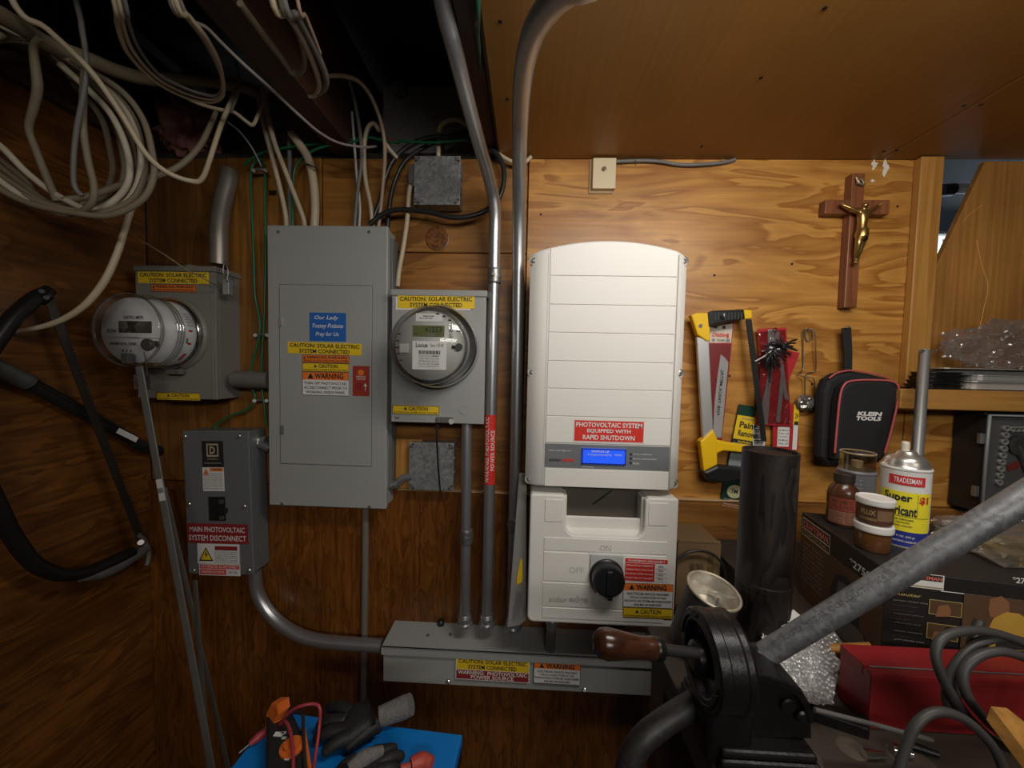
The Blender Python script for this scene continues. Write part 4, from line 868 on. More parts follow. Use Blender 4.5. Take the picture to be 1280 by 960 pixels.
# crucifix
X_ = thing('crucifix', 'brown wooden crucifix with brass figure on the plywood wall', 'crucifix', pd(1063, 385, .92))
WC = wood('cross_wood', S(150, 92, 58), S(116, 66, 40), 'z', (3, 3, 3), 4, 20, 1.5, .35, .6, .25)
Dc = .899
v0, v1 = FR(1059.8, 217, 1076.2, 385, Dc), FR(1032, 249, 1112.5, 269, Dc)
cxv = pd(1068.5, 300, Dc).x; hwv = v0.w * .48
mk('upright', MB().box(cxv - hwv, cxv + hwv, -WALL + Dc, -.0005, v0.O.z - v0.h, v0.O.z, .0012), WC, X_)
cxh = pd(1072, 258.5, Dc); hwh = v1.w * .5
mk('crossbar', MB().box(cxh.x - hwh, cxh.x + hwh, -WALL + Dc + .0002, -.0008, cxh.z - v1.h / 2 * .9, cxh.z + v1.h / 2 * .9, .0012), WC, X_)
BRASS = M('old_brass', (.42, .27, .09, 1), .3, 0.9, .3, 60)
bp = lambda x, y, d=.884: pd(x, y, d)
sv = [bp(1076.5, 291), bp(1077.5, 281), bp(1078.5, 272), bp(1079, 265.5), bp(1079.5, 261), bp(1081.5, 257, .879), bp(1082.3, 253.5, .878),
      bp(1071, 264.5), bp(1062, 260), bp(1052, 255.5, .889), bp(1087, 264), bp(1094, 259.5), bp(1101, 255.5, .889),
      bp(1073.2, 303, .880), bp(1071, 314, .884), bp(1069.5, 325, .890), bp(1078, 303, .878), bp(1074.5, 314, .883), bp(1071, 325, .890), bp(1068.5, 329, .882), bp(1070.5, 329.5, .882)]
se_ = [(0, 1), (1, 2), (2, 3), (3, 4), (4, 5), (5, 6), (3, 7), (7, 8), (8, 9), (3, 10), (10, 11), (11, 12), (0, 13), (13, 14), (14, 15), (0, 16), (16, 17), (17, 18), (15, 19), (18, 20)]
sr = [.0095, .0085, .011, .0085, .0045, .0075, .0065, .005, .0042, .0036, .005, .0042, .0036, .0068, .0050, .0036, .0068, .0050, .0036, .0032, .0032]
mk('figure', skinmesh(sv, se_, sr, 2), BRASS, X_, 'cast brass figure')
mk('loincloth', MB().lathe([(.0118, 0), (.0128, .006), (.0112, .016), (.0105, .019)], bp(1076.5, 297, .884), (.1, 0, 1), 14, False, sharp=False), BRASS, X_)
mk('scroll_plaque', MB().tube([bp(1070, 222, .896), bp(1074, 229, .894), bp(1080, 231, .896), bp(1076, 224, .895), bp(1071, 230, .896)], .0028, 6), M('pale_brass', (.42, .33, .2, 1), .35, .7), X_)
for px, py in ((1053, 255), (1101, 255), (1069.5, 327)): mk('nail', MB().cyl(bp(px, py, .897), bp(px, py, .883), .0028, n=8), BRASS, X_)
for px, py, w_, h in ((1093, 206, 5, 16), (1107, 210, 5, 26), (1091, 226, 4, 5)):
    f = FR(px - w_, py - h / 2, px + w_, py + h / 2, WALL - .0003)
    mk('paint_smear', MB().prism([f.p(.5 + .5 * math.cos(a) * (.7 + .3 * math.sin(a * 5 + px)), .5 - .5 * math.sin(a) * (.7 + .3 * math.cos(a * 3))) for a in [k * math.pi / 8 for k in range(16)]], (0, -.0003, 0)), M('white_paint', (.72, .66, .55, 1), .6, 0, .1), wb)

def poly(name, pts, D, th, mat, parent, bev=0.0, label=None):
    return mk(name, MB().prism([pd(x, y, D) for x, y in pts], (0, th, 0), bev), mat, parent, label)
# hacksaw
H = thing('hacksaw', 'yellow and silver hacksaw with black grips hanging beside the inverter', 'hacksaw', pd(905, 604, .9))
poly('frame_bar', [(871, 421), (886.5, 424), (892, 543), (879, 553)], .883, .010, ALU, H, .002)
poly('top_bracket', [(864, 394), (871, 391), (888, 391), (888, 426), (884, 426.5), (872, 418.5), (867.5, 404)], .879, .018, YP, H, .003)
gp = poly('front_grip', [(885, 391.5), (891, 388), (930, 386.5), (931.5, 398.5), (918, 401), (906, 403.5), (894, 406), (886.5, 409)], .876, .022, BLACKP, H, .004)
for k in range(9): mk('grip_rib', MB().box(*(lambda a, b: (a.x, b.x, a.y - .0012, a.y + .001, b.z, a.z))(pd(893 + k * 4.1, 390.5, .8762), pd(894.6 + k * 4.1, 400 - k * .1, .8762))), M('rubber_rib', (.03, .03, .03, 1), .6), gp)
poly('blade_holder', [(930, 387), (940, 387.5), (940.5, 397.5), (931.6, 398.8)], .879, .016, YP, H, .002)
bl = MB().prism([pd(x, y, .884) for x, y in [(933, 399), (939.5, 399), (958.5, 552), (952.5, 552)]], (0, .003, 0))
for k in range(40):
    x_, y_ = 933 + 19.5 * k / 40, 401 + 148 * k / 40
    bl.prism([pd(x_, y_, .884), pd(x_ - 1.1, y_ + 1.8, .884), pd(x_ + .3, y_ + 3.4, .884)], (0, .002, 0))
mk('blade', bl, M('blued_steel', (.035, .034, .034, 1), .4, .6, .2), H)
poly('handle_bracket', [(875.5, 552), (892, 537), (897, 549), (897, 581), (880, 589.5)], .878, .02, YP, H, .003)
poly('lower_arm', [(896, 550), (910, 553), (942, 557.5), (942, 567), (905, 563.5), (896, 567)], .881, .012, YP, H, .003)
poly('handle', [(879.5, 590), (897, 582), (938, 587), (938, 599), (906, 605), (886, 602)], .874, .03, BLACKP, H, .006)
mk('bracket_screw', MB().cyl(pd(876, 407, .879), pd(876, 407, .876), .004, n=12), STEEL, H)
hk = tag(mk('wall_hook', MB().tube([pd(905, 397, .918), pd(905, 399, .895), pd(905, 397, .868), pd(905, 392, .866)], .0022, 6), STEEL), 'steel hook through the upper grip of the yellow hacksaw', 'hook')
# saw blade packet behind the hacksaw
CARDR = M('red_card', (.42, .025, .03, 1), .4, 0, .06)
B1 = thing('blade_packet', 'red packet with white header behind the yellow hacksaw frame', 'packet', pd(898, 549, .915))
poly('card', [(879, 403.5), (917, 403.5), (914.7, 430), (902.5, 550), (884, 550)], .911, .003, CARDR, B1)
poly('header', [(886, 404.5), (916, 404.5), (914, 428.5), (886.5, 428.5)], .9105, .0006, M('cream_card', (.60, .52, .42, 1), .5), B1)
h1 = FR(889, 406, 914, 428, .9100)
prints(B1, h1, [('t', 'Diablo', .05, .45, .75, .68, RED2, .02, .3), ('r', .1, .08, .3, .2, INK), ('r', .55, .05, .7, .22, INK), ('r', .78, .5, .88, .75, RED2), ('r', .05, .8, .2, .95, INKG), ('t', 'STEEL DEMON', .3, .82, .7, .94, INKG), ('r', .76, .8, .95, .97, INKG)], .0002)
poly('saw_blade', [(901, 443), (906, 447), (910.5, 453), (902, 547), (891, 547), (893.5, 500), (897, 470)], .9095, .0012, WHITE, B1, 0)
lf2 = FR(895, 460, 906, 520, .9090); vs, fs = tmesh('FOR THICK METAL', .01)
mk('lettering', MB().add([lf2.p(.75 - .35 * v - .28 * (1 - u) + .05, .98 - .95 * u, .0004) for u, v in vs], fs), INK, B1)
poly('clear_sleeve', [(886, 429), (914.7, 430), (902.5, 549), (886, 549)], .9075, .0006, glassy('plastic_sleeve'), B1)
# paint remover packet
G1 = thing('scraper_packet', 'green and yellow paint remover pad packet below the hacksaw blade', 'packet', pd(918, 640, .915))
gf = FR(911.5, 507, 938.5, 638, .911).tilt(-8.0)
GRN = M('dark_green_card', (.012, .045, .03, 1), .4, 0, .1)
bb = MB(); plate(bb, gf, 0, 0, 1, 1, -.003, .0); mk('card', bb, GRN, G1)
prints(G1, gf, [('r', 0, .10, 1, .325, YEL), ('t', 'Paint', .18, .155, .98, .215, INK, .03), ('t', 'Remover', .18, .235, 1.1, .295, INK, .03), ('t', 'Professional', .25, .115, .85, .135, INKG), ('r', 0, .33, 1, .36, INK), ('t', 'Fine/Medium', .25, .335, .85, .355, YEL, .02),
    ('r', 0.02, .36, .98, .60, M('grey_pad', (.22, .25, .25, 1), .9, 0, .2, 80)), ('p', [(.55 + .36 * math.cos(a), .825 + .065 * math.sin(a)) for a in [k * math.pi / 10 for k in range(20)]], M('pale_badge', (.55, .52, .30, 1), .5)), ('t', '3M', .38, .80, .7, .845, GRN, .02)] + rows(4, .12, .90, .9, .99, PAPER, ['For Removing', 'Paint & Varnish', 'Wood Surfaces'], .5), .0003)
# packets with cable ties
B2 = thing('blade_packet', 'red and clear packet of saw blades hanging right of the hacksaw', 'packet', pd(968, 532, .913))
poly('card', [(947, 411), (983, 409), (984.5, 438), (1000, 441), (985, 478), (990.5, 533), (944, 531), (950, 470)], .904, .002, CARDR, B2)
for k, (a, b) in enumerate((((962, 412), (962, 478)), ((966, 412), (957, 530)), ((972, 415), (951, 527)), ((978, 470), (972, 528)), ((974, 440), (983, 500)))):
    A, Bq = pd(a[0], a[1], .9025), pd(b[0], b[1], .9025); w_ = .0045
    mk('saw_blade', MB().prism([A + VX * w_, A - VX * w_, Bq - VX * w_, Bq + VX * w_], (0, -.0012, 0)), ALU, B2)
mk('clear_sleeve', (lambda b: b)(MB().prism([pd(x, y, .8995) for x, y in [(949, 414), (982, 412), (989, 531), (945, 529)]], (0, .0005, 0))), glassy('crinkled_sleeve', (.93, .9, .9, 1), .16, .6, .12, .8, 60), B2)
prints(B2, FR(958, 445, 980, 456, .899), [('t', 'SKIL', .05, .1, .95, .9, MAROON)], .0004)
mk('hang_hole', MB().lathe([(.0035, 0), (.0055, .0008)], pd(969, 412.5, .9), (0, -1, 0), 12, False), INK, B2)
B3 = thing('blade_packet', 'white and red packet with yellow corner behind the clear packet', 'packet', pd(982, 563, .914))
poly('card', [(966, 503), (998, 506), (998, 563), (966, 563)], .909, .002, CARDR, B3)
prints(B3, FR(966, 504, 998, 563, .909), [('r', .78, .02, .99, .45, YEL), ('r', .2, .50, .66, .92, WHITE), ('r', .8, .45, .98, .98, WHITE), ('r', .82, .38, .98, .46, INK), ('t', '24', .84, .2, .96, .32, INK)] + rows(5, .24, .55, .62, .9, INKG, ['Bi-Metal', 'Fits all', '10 pack']), .0004)
B4 = thing('barcode_card', 'small black and white striped card beside the hacksaw blade tip', 'card', pd(949, 558, .914))
poly('card', [(941, 530), (956, 532), (956, 560), (941, 558)], .9105, .0012, WHITE, B4)
prints(B4, FR(941, 531, 956, 558, .910), [('r', .1, .1 + .085 * k, .9, .1 + .085 * k + (.05 if k % 3 else .03), INK) for k in range(10)], .0006)
CT = thing('cable_tie_bundle', 'spiky bundle of black cable ties hanging over the red packet', 'cable ties', pd(968, 465, .89))
random.seed(3); mb = MB(); mw = MB()
for k in range(46):
    a = random.uniform(0, 2 * math.pi); r0 = random.uniform(0, 6); r1 = random.uniform(10, 23)
    c0 = (967 + r0 * math.cos(a + 1) + (8 if math.sin(a) < 0 else 0), 437 + r0 * math.sin(a)); e = (c0[0] + r1 * math.cos(a) * 1.1, c0[1] + r1 * math.sin(a) * .8 + 5)
    d0 = random.uniform(.875, .893)
    if math.cos(a) < -.75 and k % 2: mw.tube([pd(*c0, d0), pd((c0[0] + e[0]) / 2, (c0[1] + e[1]) / 2 + 1, d0), pd(*e, d0)], .0013, 5, 3)
    else: mb.tube([pd(*c0, d0), pd((c0[0] + e[0]) / 2, (c0[1] + e[1]) / 2 - 2, d0 - .006), pd(*e, d0)], .0020, 5, 3)
for k in range(14):
    a = random.uniform(0, 6.28); c0 = pd(969 + 9 * math.cos(a) * 1.3, 436 + 7 * math.sin(a), random.uniform(.873, .885)); mb.box(c0.x - .004, c0.x + .004, c0.y - .003, c0.y + .003, c0.z - .003, c0.z + .003, .001, 1)
tag(mk('black_ties', mb, BLACKP, CT), kind='stuff'); 
if mw.v: tag(mk('pale_ties', mw, PAPER, CT), kind='stuff')
# wire clip
K = thing('wire_spring_clip', 'thin wire spring clip holding crumpled foil, left of black pouch', 'wire clip', pd(1006, 514, .91))
WIRE = M('dark_wire', (.20, .18, .15, 1), .35, .8)
mk('wire', MB().tube([pd(x, y, .912 - .004 * math.sin(i)) for i, (x, y) in enumerate([(1006, 500), (1006, 474), (1004, 471), (998, 467.5), (1004, 461), (1004, 440), (1004, 416), (1008, 411), (1014, 413), (1015, 421), (1010, 426), (1006.5, 420), (1009, 412), (1014, 411.5), (1019, 418), (1019.6, 440), (1019.6, 461), (1015, 465.5), (1009, 467), (1010, 471), (1016, 473), (1018, 478), (1017.5, 503)])], .0013, 6, 5), WIRE, K)
random.seed(5); fb = bmesh.new(); bmesh.ops.create_icosphere(fb, subdivisions=3, radius=.019)
for v in fb.verts: v.co *= random.uniform(.82, 1.12); v.co.y *= .6
mk('foil_cup', MB().bm(fb, Matrix.Translation(pd(1007, 504, .903)), False), M('crumpled_foil', (.30, .28, .25, 1), .3, .8, .4), K)
# black tool pouch
PK = thing('tool_pouch', 'black zipped tool pouch with pink piping and white lettering', 'pouch', pd(1075, 583, .9))
NYL = M('black_nylon', (.012, .012, .013, 1), .75, 0, .3, 200, .5, 500)
out = [(1029, 490), (1035, 474), (1046, 467), (1064, 463.5), (1088, 467), (1112, 473), (1123, 478), (1127, 489), (1124, 512), (1116, 545), (1108, 572), (1100, 580), (1060, 584), (1036, 583), (1026, 572), (1027, 530)]
mk('body', MB().prism([pd(x, y, .868) for x, y in out], (0, .03, 0), .010), NYL, PK)
fr_ = [(1045, 575), (1047, 530), (1050, 500), (1054, 485), (1064, 477), (1090, 475.5), (1115, 477.5), (1123, 486), (1121, 505), (1113, 540), (1104, 575)]
mk('front_pocket', MB().prism([pd(x, y, .842) for x, y in fr_], (0, .026, 0), .006), NYL, PK)
mk('piping', MB().tube([pd(x, y, .8425) for x, y in [(1043.5, 566), (1046.5, 530), (1049.5, 500), (1053.5, 484), (1063, 476.5), (1090, 475), (1115.5, 477), (1123.5, 486), (1121.5, 505), (1113.5, 540), (1106, 566)]], .0022, 6), M('pink_piping', (.50, .10, .10, 1), .5), PK)
mk('hanging_loop', MB().prism([pd(x, y, .895) for x, y in [(1053, 410), (1064.5, 409), (1066, 440), (1065.5, 466), (1056, 466), (1055.5, 440)]], (0, .004, 0), .0012), NYL, PK)
kf = FR(1070, 514.5, 1103.5, 526, .8418)
prints(PK, kf, [('t', 'KLEIN', .03, .02, .96, .46, WHITE, .05, .12), ('t', 'TOOLS', .0, .52, .93, .98, WHITE, .05, .12)], .0006)
mk('zipper_edge', MB().tube([pd(x, y, .866) for x, y in [(1036, 473), (1047, 466), (1064, 463), (1088, 466.5), (1112, 472.5)]], .0018, 6), M('pink_piping'), PK)
tag(mk('nail', MB().cyl(pd(1061, 408, .92), pd(1059, 409, .888), .0022, n=8), STEEL), 'steel nail carrying the black pouch loop', 'nail')
# trays and plastic bag on the shelf
def tray(name, label, px0, px1, yb, yt, D0, D1, mat, flare=.004, group=None):
    a, b = pd(px0, yb, D0), pd(px1, yt, D0); z0, z1 = a.z, pd(px0, yt, D0).z
    if D1 > WALL - .001: D1 = WALL - .001
    y0, y1 = -WALL + D0, -WALL + D1; x0, x1 = a.x, b.x; e = flare
    mb = MB()
    def ring(x0, x1, y0, y1, z, r=.02, n=4):
        out = []
        for cx, cy, a0 in ((x1 - r, y1 - r, 0), (x0 + r, y1 - r, 90), (x0 + r, y0 + r, 180), (x1 - r, y0 + r, 270)):
            out += [Vector((cx + r * math.cos(R_(a0 + 90 * k / n)), cy + r * math.sin(R_(a0 + 90 * k / n)), z)) for k in range(n + 1)]
        return out
    R1 = [ring(x0 + e, x1 - e, y0 + e, y1 - e * .2, z0), ring(x0 + e * .8, x1 - e * .8, y0 + e * .8, y1 - e * .2, z1 - .002), ring(x0, x1, y0, y1, z1 - .002), ring(x0, x1, y0, y1, z1), ring(x0 + e, x1 - e, y0 + e, y1 - e * .2, z1 - .001), ring(x0 + e * 1.2, x1 - e * 1.2, y0 + e * 1.2, y1 - e * .4, z0 + .002)]
    n = len(R1[0]); vs = [v for r in R1 for v in r]
    mb.add(vs, [[i * n + k, i * n + (k + 1) % n, (i + 1) * n + (k + 1) % n, (i + 1) * n + k] for i in range(len(R1) - 1) for k in range(n)], False)
    mb.add(R1[0], [list(range(n))[::-1]]); mb.add(R1[-1], [list(range(n))])
    return tag(mk(name, mb, mat), label, 'tray', group)
DARKT = M('dark_tray_metal', (.05, .048, .045, 1), .3, .8, .2)
for k in range(4):
    yb_ = 485.0 - k * 5.2
    tray('metal_tray', ['lowest dark tray in the stack on the pine rail', 'second dark tray from the bottom of the shelf stack', 'third dark tray in the stack on the pine shelf', 'top dark tray of the stack left of the silver trays'][k], 1159 + k * 1.5, 1213, yb_, yb_ - 4.6, .850 + .002 * k, .915, DARKT, .003)
tray('metal_tray', 'lower silver tray with wide bright rim on the pine shelf', 1215, 1330, 486.5, 476, .848, .916, M('tray_silver', (.62, .61, .58, 1), .35, .5), .008)
tray('metal_tray', 'upper silver tray under the plastic bag on the shelf', 1180, 1330, 468, 459.5, .846, .917, M('dull_silver', (.45, .44, .41, 1), .35, .5), .02)
tray('metal_bowl', 'squat silver pan between the two silver trays on the shelf', 1222, 1320, 475.5, 468.6, .852, .914, M('dull_silver'), .002)
random.seed(11); bgm = bmesh.new(); bmesh.ops.create_icosphere(bgm, subdivisions=5, radius=1)
from mathutils import noise as mn
for v in bgm.verts:
    d = v.co.normalized(); q = 1 + .34 * mn.noise(d * 2.2 + Vector((3, 1, 0))) + .42 * abs(mn.noise(d * 4.5)) - .25 * abs(mn.noise(d * 9)) + .06 * mn.noise(d * 22)
    v.co = Vector((d.x * .120 * q, d.y * .028 * q, d.z * .048 * q))
tag(mk('plastic_bag', MB().bm(bgm, Matrix.Translation(pd(1262, 433, .872)), False), glassy('crinkled_bag', (.965, .955, .95, 1), .10, .75, .16, .5, 90, milk=.05)), 'crumpled clear plastic bag lying on the silver trays', 'plastic bag')
# socket set case
SK = thing('socket_set_case', 'black socket set case with grey clear lid, under the pine shelf', 'tool case', pd(1260, 640, .9))
CB = M('case_black', (.016, .015, .015, 1), .4, 0, .2)
poly('case', [(1233, 500), (1330, 502), (1330, 650), (1221, 640)], .858, .060, CB, SK, .004)
poly('carry_handle', [(1236, 497.5), (1270, 498.5), (1270, 516), (1235, 513)], .845, .02, CB, SK, .003)
poly('insert', [(1240, 521), (1330, 524), (1330, 640), (1231, 632)], .8575, .001, M('case_grey', (.20, .20, .20, 1), .5), SK)
poly('clear_lid', [(1236.5, 519), (1330, 521), (1330, 644), (1227, 635)], .848, .004, glassy('smoky_lid', (.9, .9, .9, 1), .08, .5, .12), SK)
mk('lid_rim', MB().tube([pd(x, y, .848) for x, y in [(1330, 521), (1237, 519), (1227, 635), (1330, 645)]], .0035, 6, 1), M('lid_rim_grey', (.24, .24, .24, 1), .35), SK)
for k in range(9):
    c = pd(1254.5 - k * 1.1, 535 + k * 8.4, .857); mk('socket', MB().lathe([(.0068, 0), (.0068, .007), (.004, .007), (.004, .002)], c, (0, -1, 0), 12, False), M('tray_silver'), SK)
for k in range(4):
    c = pd(1262 + k * 6, 536, .857); mk('socket', MB().lathe([(.0062, 0), (.0062, .007), (.0035, .007), (.0035, .002)], c, (0, -1, 0), 12, False), M('tray_silver'), SK)
mk('ratchet', MB().lathe([(.022, 0), (.022, .006), (.015, .008), (.0001, .008)], pd(1271, 556, .857), (0, -1, 0), 20, False).tube([pd(1271, 556, .853), pd(1285, 590, .853), pd(1300, 620, .853)], .006, 8, 2), M('port_dark'), SK)
poly('red_label', [(1259, 582), (1277, 575), (1278, 583), (1261, 590)], .8555, .001, M('faded_red', (.42, .06, .06, 1), .5), SK)
for px, py in ((1229, 548), (1221.5, 614)): mk('latch', wbox(MB(), px - 3, py - 6, px + 3, py + 7, .850, .858, .0015), STEEL, SK)
# ================================================================== workbench and the things on it
BZ = ZC - .40
BENCHM = M('stained_bench_top', (.036, .025, .017, 1), .7, 0, .45, 18, .3, 90)
WB = thing('workbench', 'dark stained workbench top at the lower right', 'workbench', (.8, -.3, 0))
bp_ = [(.197, -.74), (1.35, -.74), (1.35, -.0125), (.43, -.0125), (.43, -.335), (.197, -.335)]
mk('top', MB().prism([(x, y, BZ) for x, y in bp_][::-1], (0, 0, -.04), .002), BENCHM, WB)
for x, y in ((.225, -.70), (1.28, -.70), (1.28, -.06), (.225, -.375)):
    mk('leg', MB().box(x - .02, x + .035, y - .02, y + .035, 0, BZ - .041, .002, 1), W_DARK, WB)
LZ = ZC - .50
LG_ = thing('low_ledge', 'dark low ledge behind the workbench against the wall', 'ledge', (.35, -.12, 0))
mk('top', MB().box(.325, .425, -.215, -.0125, LZ - .025, LZ, .002, 1), BENCHM, LG_)
for x in (.33, .395): mk('leg', MB().box(x, x + .025, -.20, -.17, 0, LZ - .026), W_DARK, LG_)
for px, py, r in ((1000, 945, .02), (1065, 935, .014), (970, 950, .012), (1140, 950, .02)):
    p_ = pz(px, py, BZ); mk('bench_stain', MB().lathe([(r, 0), (r * .9, .0004), (.0001, .0005)], p_, VZ, 12, False), M('pale_bench_stain', (.07, .052, .038, 1), .7, 0, .4, 80), WB)

# --- black router box (printed carton), turned towards the camera
n0, f0 = pd(1108, 712, .50), pd(1003, 638, .70)
BXH = n0.z - BZ
ld = Vector((f0.x - n0.x, f0.y - n0.y, 0)); ldn = ld.normalized(); rdn = Vector((ldn.y, -ldn.x, 0))
W2 = .36; base = Vector((n0.x, n0.y, BZ)); A_, B_, Cc, Dd_ = base, base + ld, base + ld + rdn * W2, base + rdn * W2
RB = thing('router_box', 'black printed power tool carton on the workbench with cans on top', 'box', base)
mk('carton', MB().prism([p_ + VZ * .001 for p_ in (A_, B_, Cc, Dd_)], (0, 0, BXH - .001), .0015), BOXB, RB)
LF = Face(B_ + VZ * BXH, -ldn, VZ, ld.length, BXH); RF = Face(A_ + VZ * BXH, rdn, VZ, W2, BXH)
def q4(face, a): return face.rect(*a)
DIM = M('dim_print_text', (.22, .20, .18, 1), .5); GOLD = M('print_gold', (.35, .27, .09, 1), .5); PRED = M('print_red', (.60, .16, .12, 1), .5); BRN = M('print_brown', (.085, .048, .025, 1), .45, 0, .3, 30); SKIN_ = M('print_skin', (.22, .10, .045, 1), .5); PYEL = M('print_yellow_shirt', (.42, .25, .04, 1), .5, 0, .2, 30); PGR = M('print_grey', (.10, .09, .08, 1), .5)
prints(RB, LF, [('r', .0, .24, 1, 1, BRN), ('r', .02, .05, .42, .26, PAPER), ('r', .025, .06, .415, .17, INK), ('t', 'CRAFTSMAN', .04, .075, .40, .155, PRED, .03), ('r', .025, .18, .415, .25, INK), ('t', 'PROFESSIONAL', .04, .19, .40, .24, GOLD, .01), ('t', '*27500', .66, .12, .92, .20, PAPER, .02)]
    + rows(9, .06, .32, .36, .80, DIM, ['2 HP Router', 'Soft start motor', 'Electronic speed', 'Dust collection', 'Micro depth dial'])
    + [('p', [(.50, .92), (.46, .60), (.52, .40), (.62, .34), (.74, .38), (.80, .58), (.78, .92)], INK), ('p', [(.54, .58), (.56, .44), (.66, .42), (.66, .58)], PGR), ('p', [(.40, .98), (.46, .76), (.84, .74), (.94, .98)], PGR), ('p', [(.58, .70), (.60, .62), (.70, .62), (.70, .70)], DIM)], .0004)
rr = lambda *a: q4(RF, a)
u = lambda a: q4(RF, a)
def T_(s_, a, m_, b_=.012): x0, y0, x1, y1 = u(a); return ('t', s_, x0, y0, x1, y1, m_, b_)
def R__(a, m_): x0, y0, x1, y1 = u(a); return ('r', x0, y0, x1, y1, m_)
def P__(pts, m_): return ('p', [RF.uv(x, y) for x, y in pts][::-1], m_)
prints(RB, RF, [R__((1130, 714, 1179, 738), PAPER), R__((1131, 715, 1178, 728), INK), T_('CRAFTSMAN', (1133, 717, 1177, 726.5), PRED, .03), R__((1131, 729.5, 1178, 736.5), GOLD), T_('PROFESSIONAL', (1133, 731, 1177, 735.5), INK),
    T_('Router', (1119, 739, 1151, 747), GOLD, .02)] +
    [T_(s_, (1116, 750 + 5.4 * k, 1116 + w__, 753.4 + 5.4 * k), DIM) for k, (s_, w__) in enumerate([('Soft Start variable speed', 43), ('motor for smooth', 30), ('Built-in Dust', 28), ('Collection system', 38), ('Depth Stop', 20), ('Adjustment Ring', 34), ('Fine Dial', 24), ('micro control', 36), ('Quick lock', 26), ('Two handle base', 38)])] +
    [R__((1161, 748, 1201, 772), GOLD), R__((1162, 749, 1200, 771), BRN), P__([(1168, 770), (1172, 757), (1184, 755), (1188, 763), (1186, 770)], SKIN_), R__((1158, 777, 1196, 802), GOLD), R__((1159, 778, 1195, 801), BRN), P__([(1163, 799), (1166, 788), (1178, 789), (1178, 799)], SKIN_), P__([(1178, 790), (1181, 782), (1192, 784), (1192, 794)], INK),
     T_('*27500', (1264, 720, 1296, 731), PAPER, .02), ('r', RF.uv(1175, 737.5)[0], RF.uv(1175, 737.5)[1], .98, RF.uv(1175, 737.5)[1] + .007, PAPER), ('r', RF.uv(1204, 742)[0], RF.uv(1204, 741)[1], .98, .98, BRN),
     P__([(1234, 760), (1236, 748), (1250, 744), (1260, 752), (1260, 764), (1248, 772), (1236, 770)], SKIN_), P__([(1230, 792), (1240, 772), (1256, 764), (1272, 766), (1300, 784), (1300, 812), (1236, 812)], PYEL), P__([(1240, 810), (1248, 794), (1275, 796), (1290, 812)], INK)], .0004)
BT = BZ + BXH
for k, (px, py) in enumerate(((1196, 716), (1200, 726), (1195, 734))):
    pass
def lathe_thing(name, label, cat, px, D, z0, parts, group=None, tilt=None):
    c = pd(px, 480, D); c = Vector((c.x, c.y, z0 + .0006)); t = thing(name, label, cat, c, group)
    for pn_, prof, mat, sharp in parts: mk(pn_, MB().lathe(prof, c, VZ, 36, True, sharp=sharp), mat, t)
    return t, c
def canface(c, r, z0, z1, half=100, turn=0):
    v = Vector((CAM.x - c.x, CAM.y - c.y, 0)).normalized(); e = Vector((-v.y, v.x, 0))
    def warp(fx, fy, n):
        a = R_((fx - .5) * 2 * half + turn); return Vector((c.x, c.y, z1 - (z1 - z0) * fy)) + (e * math.sin(a) + v * math.cos(a)) * (r + n)
    return Face((0, 0, 0), VX, VZ, 2 * R_(half) * r, z1 - z0, warp)
# spray lubricant can
hS = (pd(1137, 572, .60).z - BT)
S1, c1 = lathe_thing('spray_can', 'yellow and blue super lubricant spray can on the black carton', 'spray can', 1140, .585, BT, [
    ('can', [(.026, 0), (.027, .002), (.0275, .004), (.0275, .112), (.0284, .1145), (.0275, .117)], M('can_white', (.62, .61, .58, 1), .35), True),
    ('shoulder', [(.0272, .1165), (.0262, .118), (.025, .1195), (.0243, .125), (.0195, .132), (.012, .1345), (.011, .138), (.009, .1395), (.0001, .1395)], M('satin_tin', (.55, .53, .49, 1), .28, .85), False)])
mk('nozzle', MB().lathe([(.0048, .1395), (.0048, .150), (.004, .153), (.0001, .153)], c1 - VX * .003, VZ, 14), M('nozzle_cream', (.62, .58, .48, 1), .45), S1)
cf = canface(c1, .0277, BT + .004, BT + .1125, 100, 4)
SBL = M('can_blue', (.02, .03, .20, 1), .4); SY = M('can_yellow', (.72, .62, .03, 1), .4)
prints(S1, cf, [('r', 0, .78, 1, 1.0, SBL), ('r', .17, .27, .83, .80, SY), ('r', .30, .055, .71, .18, RED), ('t', 'TRADESMAN', .36, .08, .66, .15, WHITE, .01), ('t', 'Super', .255, .29, .57, .43, INK, .03), ('t', 'Lubricant', .245, .455, .63, .59, INK, .03), ('r', .26, .60, .80, .606, INK),
     ('r', .63, .29, .635, .58, INK), ('t', '$1', .65, .31, .77, .42, RED, .04), ('t', 'Silicone lubricant', .30, .62, .60, .65, INK), ('t', 'stops squeaks', .30, .665, .56, .695, INK), ('t', 'protects metal', .30, .71, .58, .74, INK), ('t', 'NET WT. 9 OZ. (255 g)', .28, .855, .62, .885, PAPER), ('t', 'CAUTION: CONTENTS UNDER PRESSURE', .25, .92, .72, .945, PAPER)], .0003)
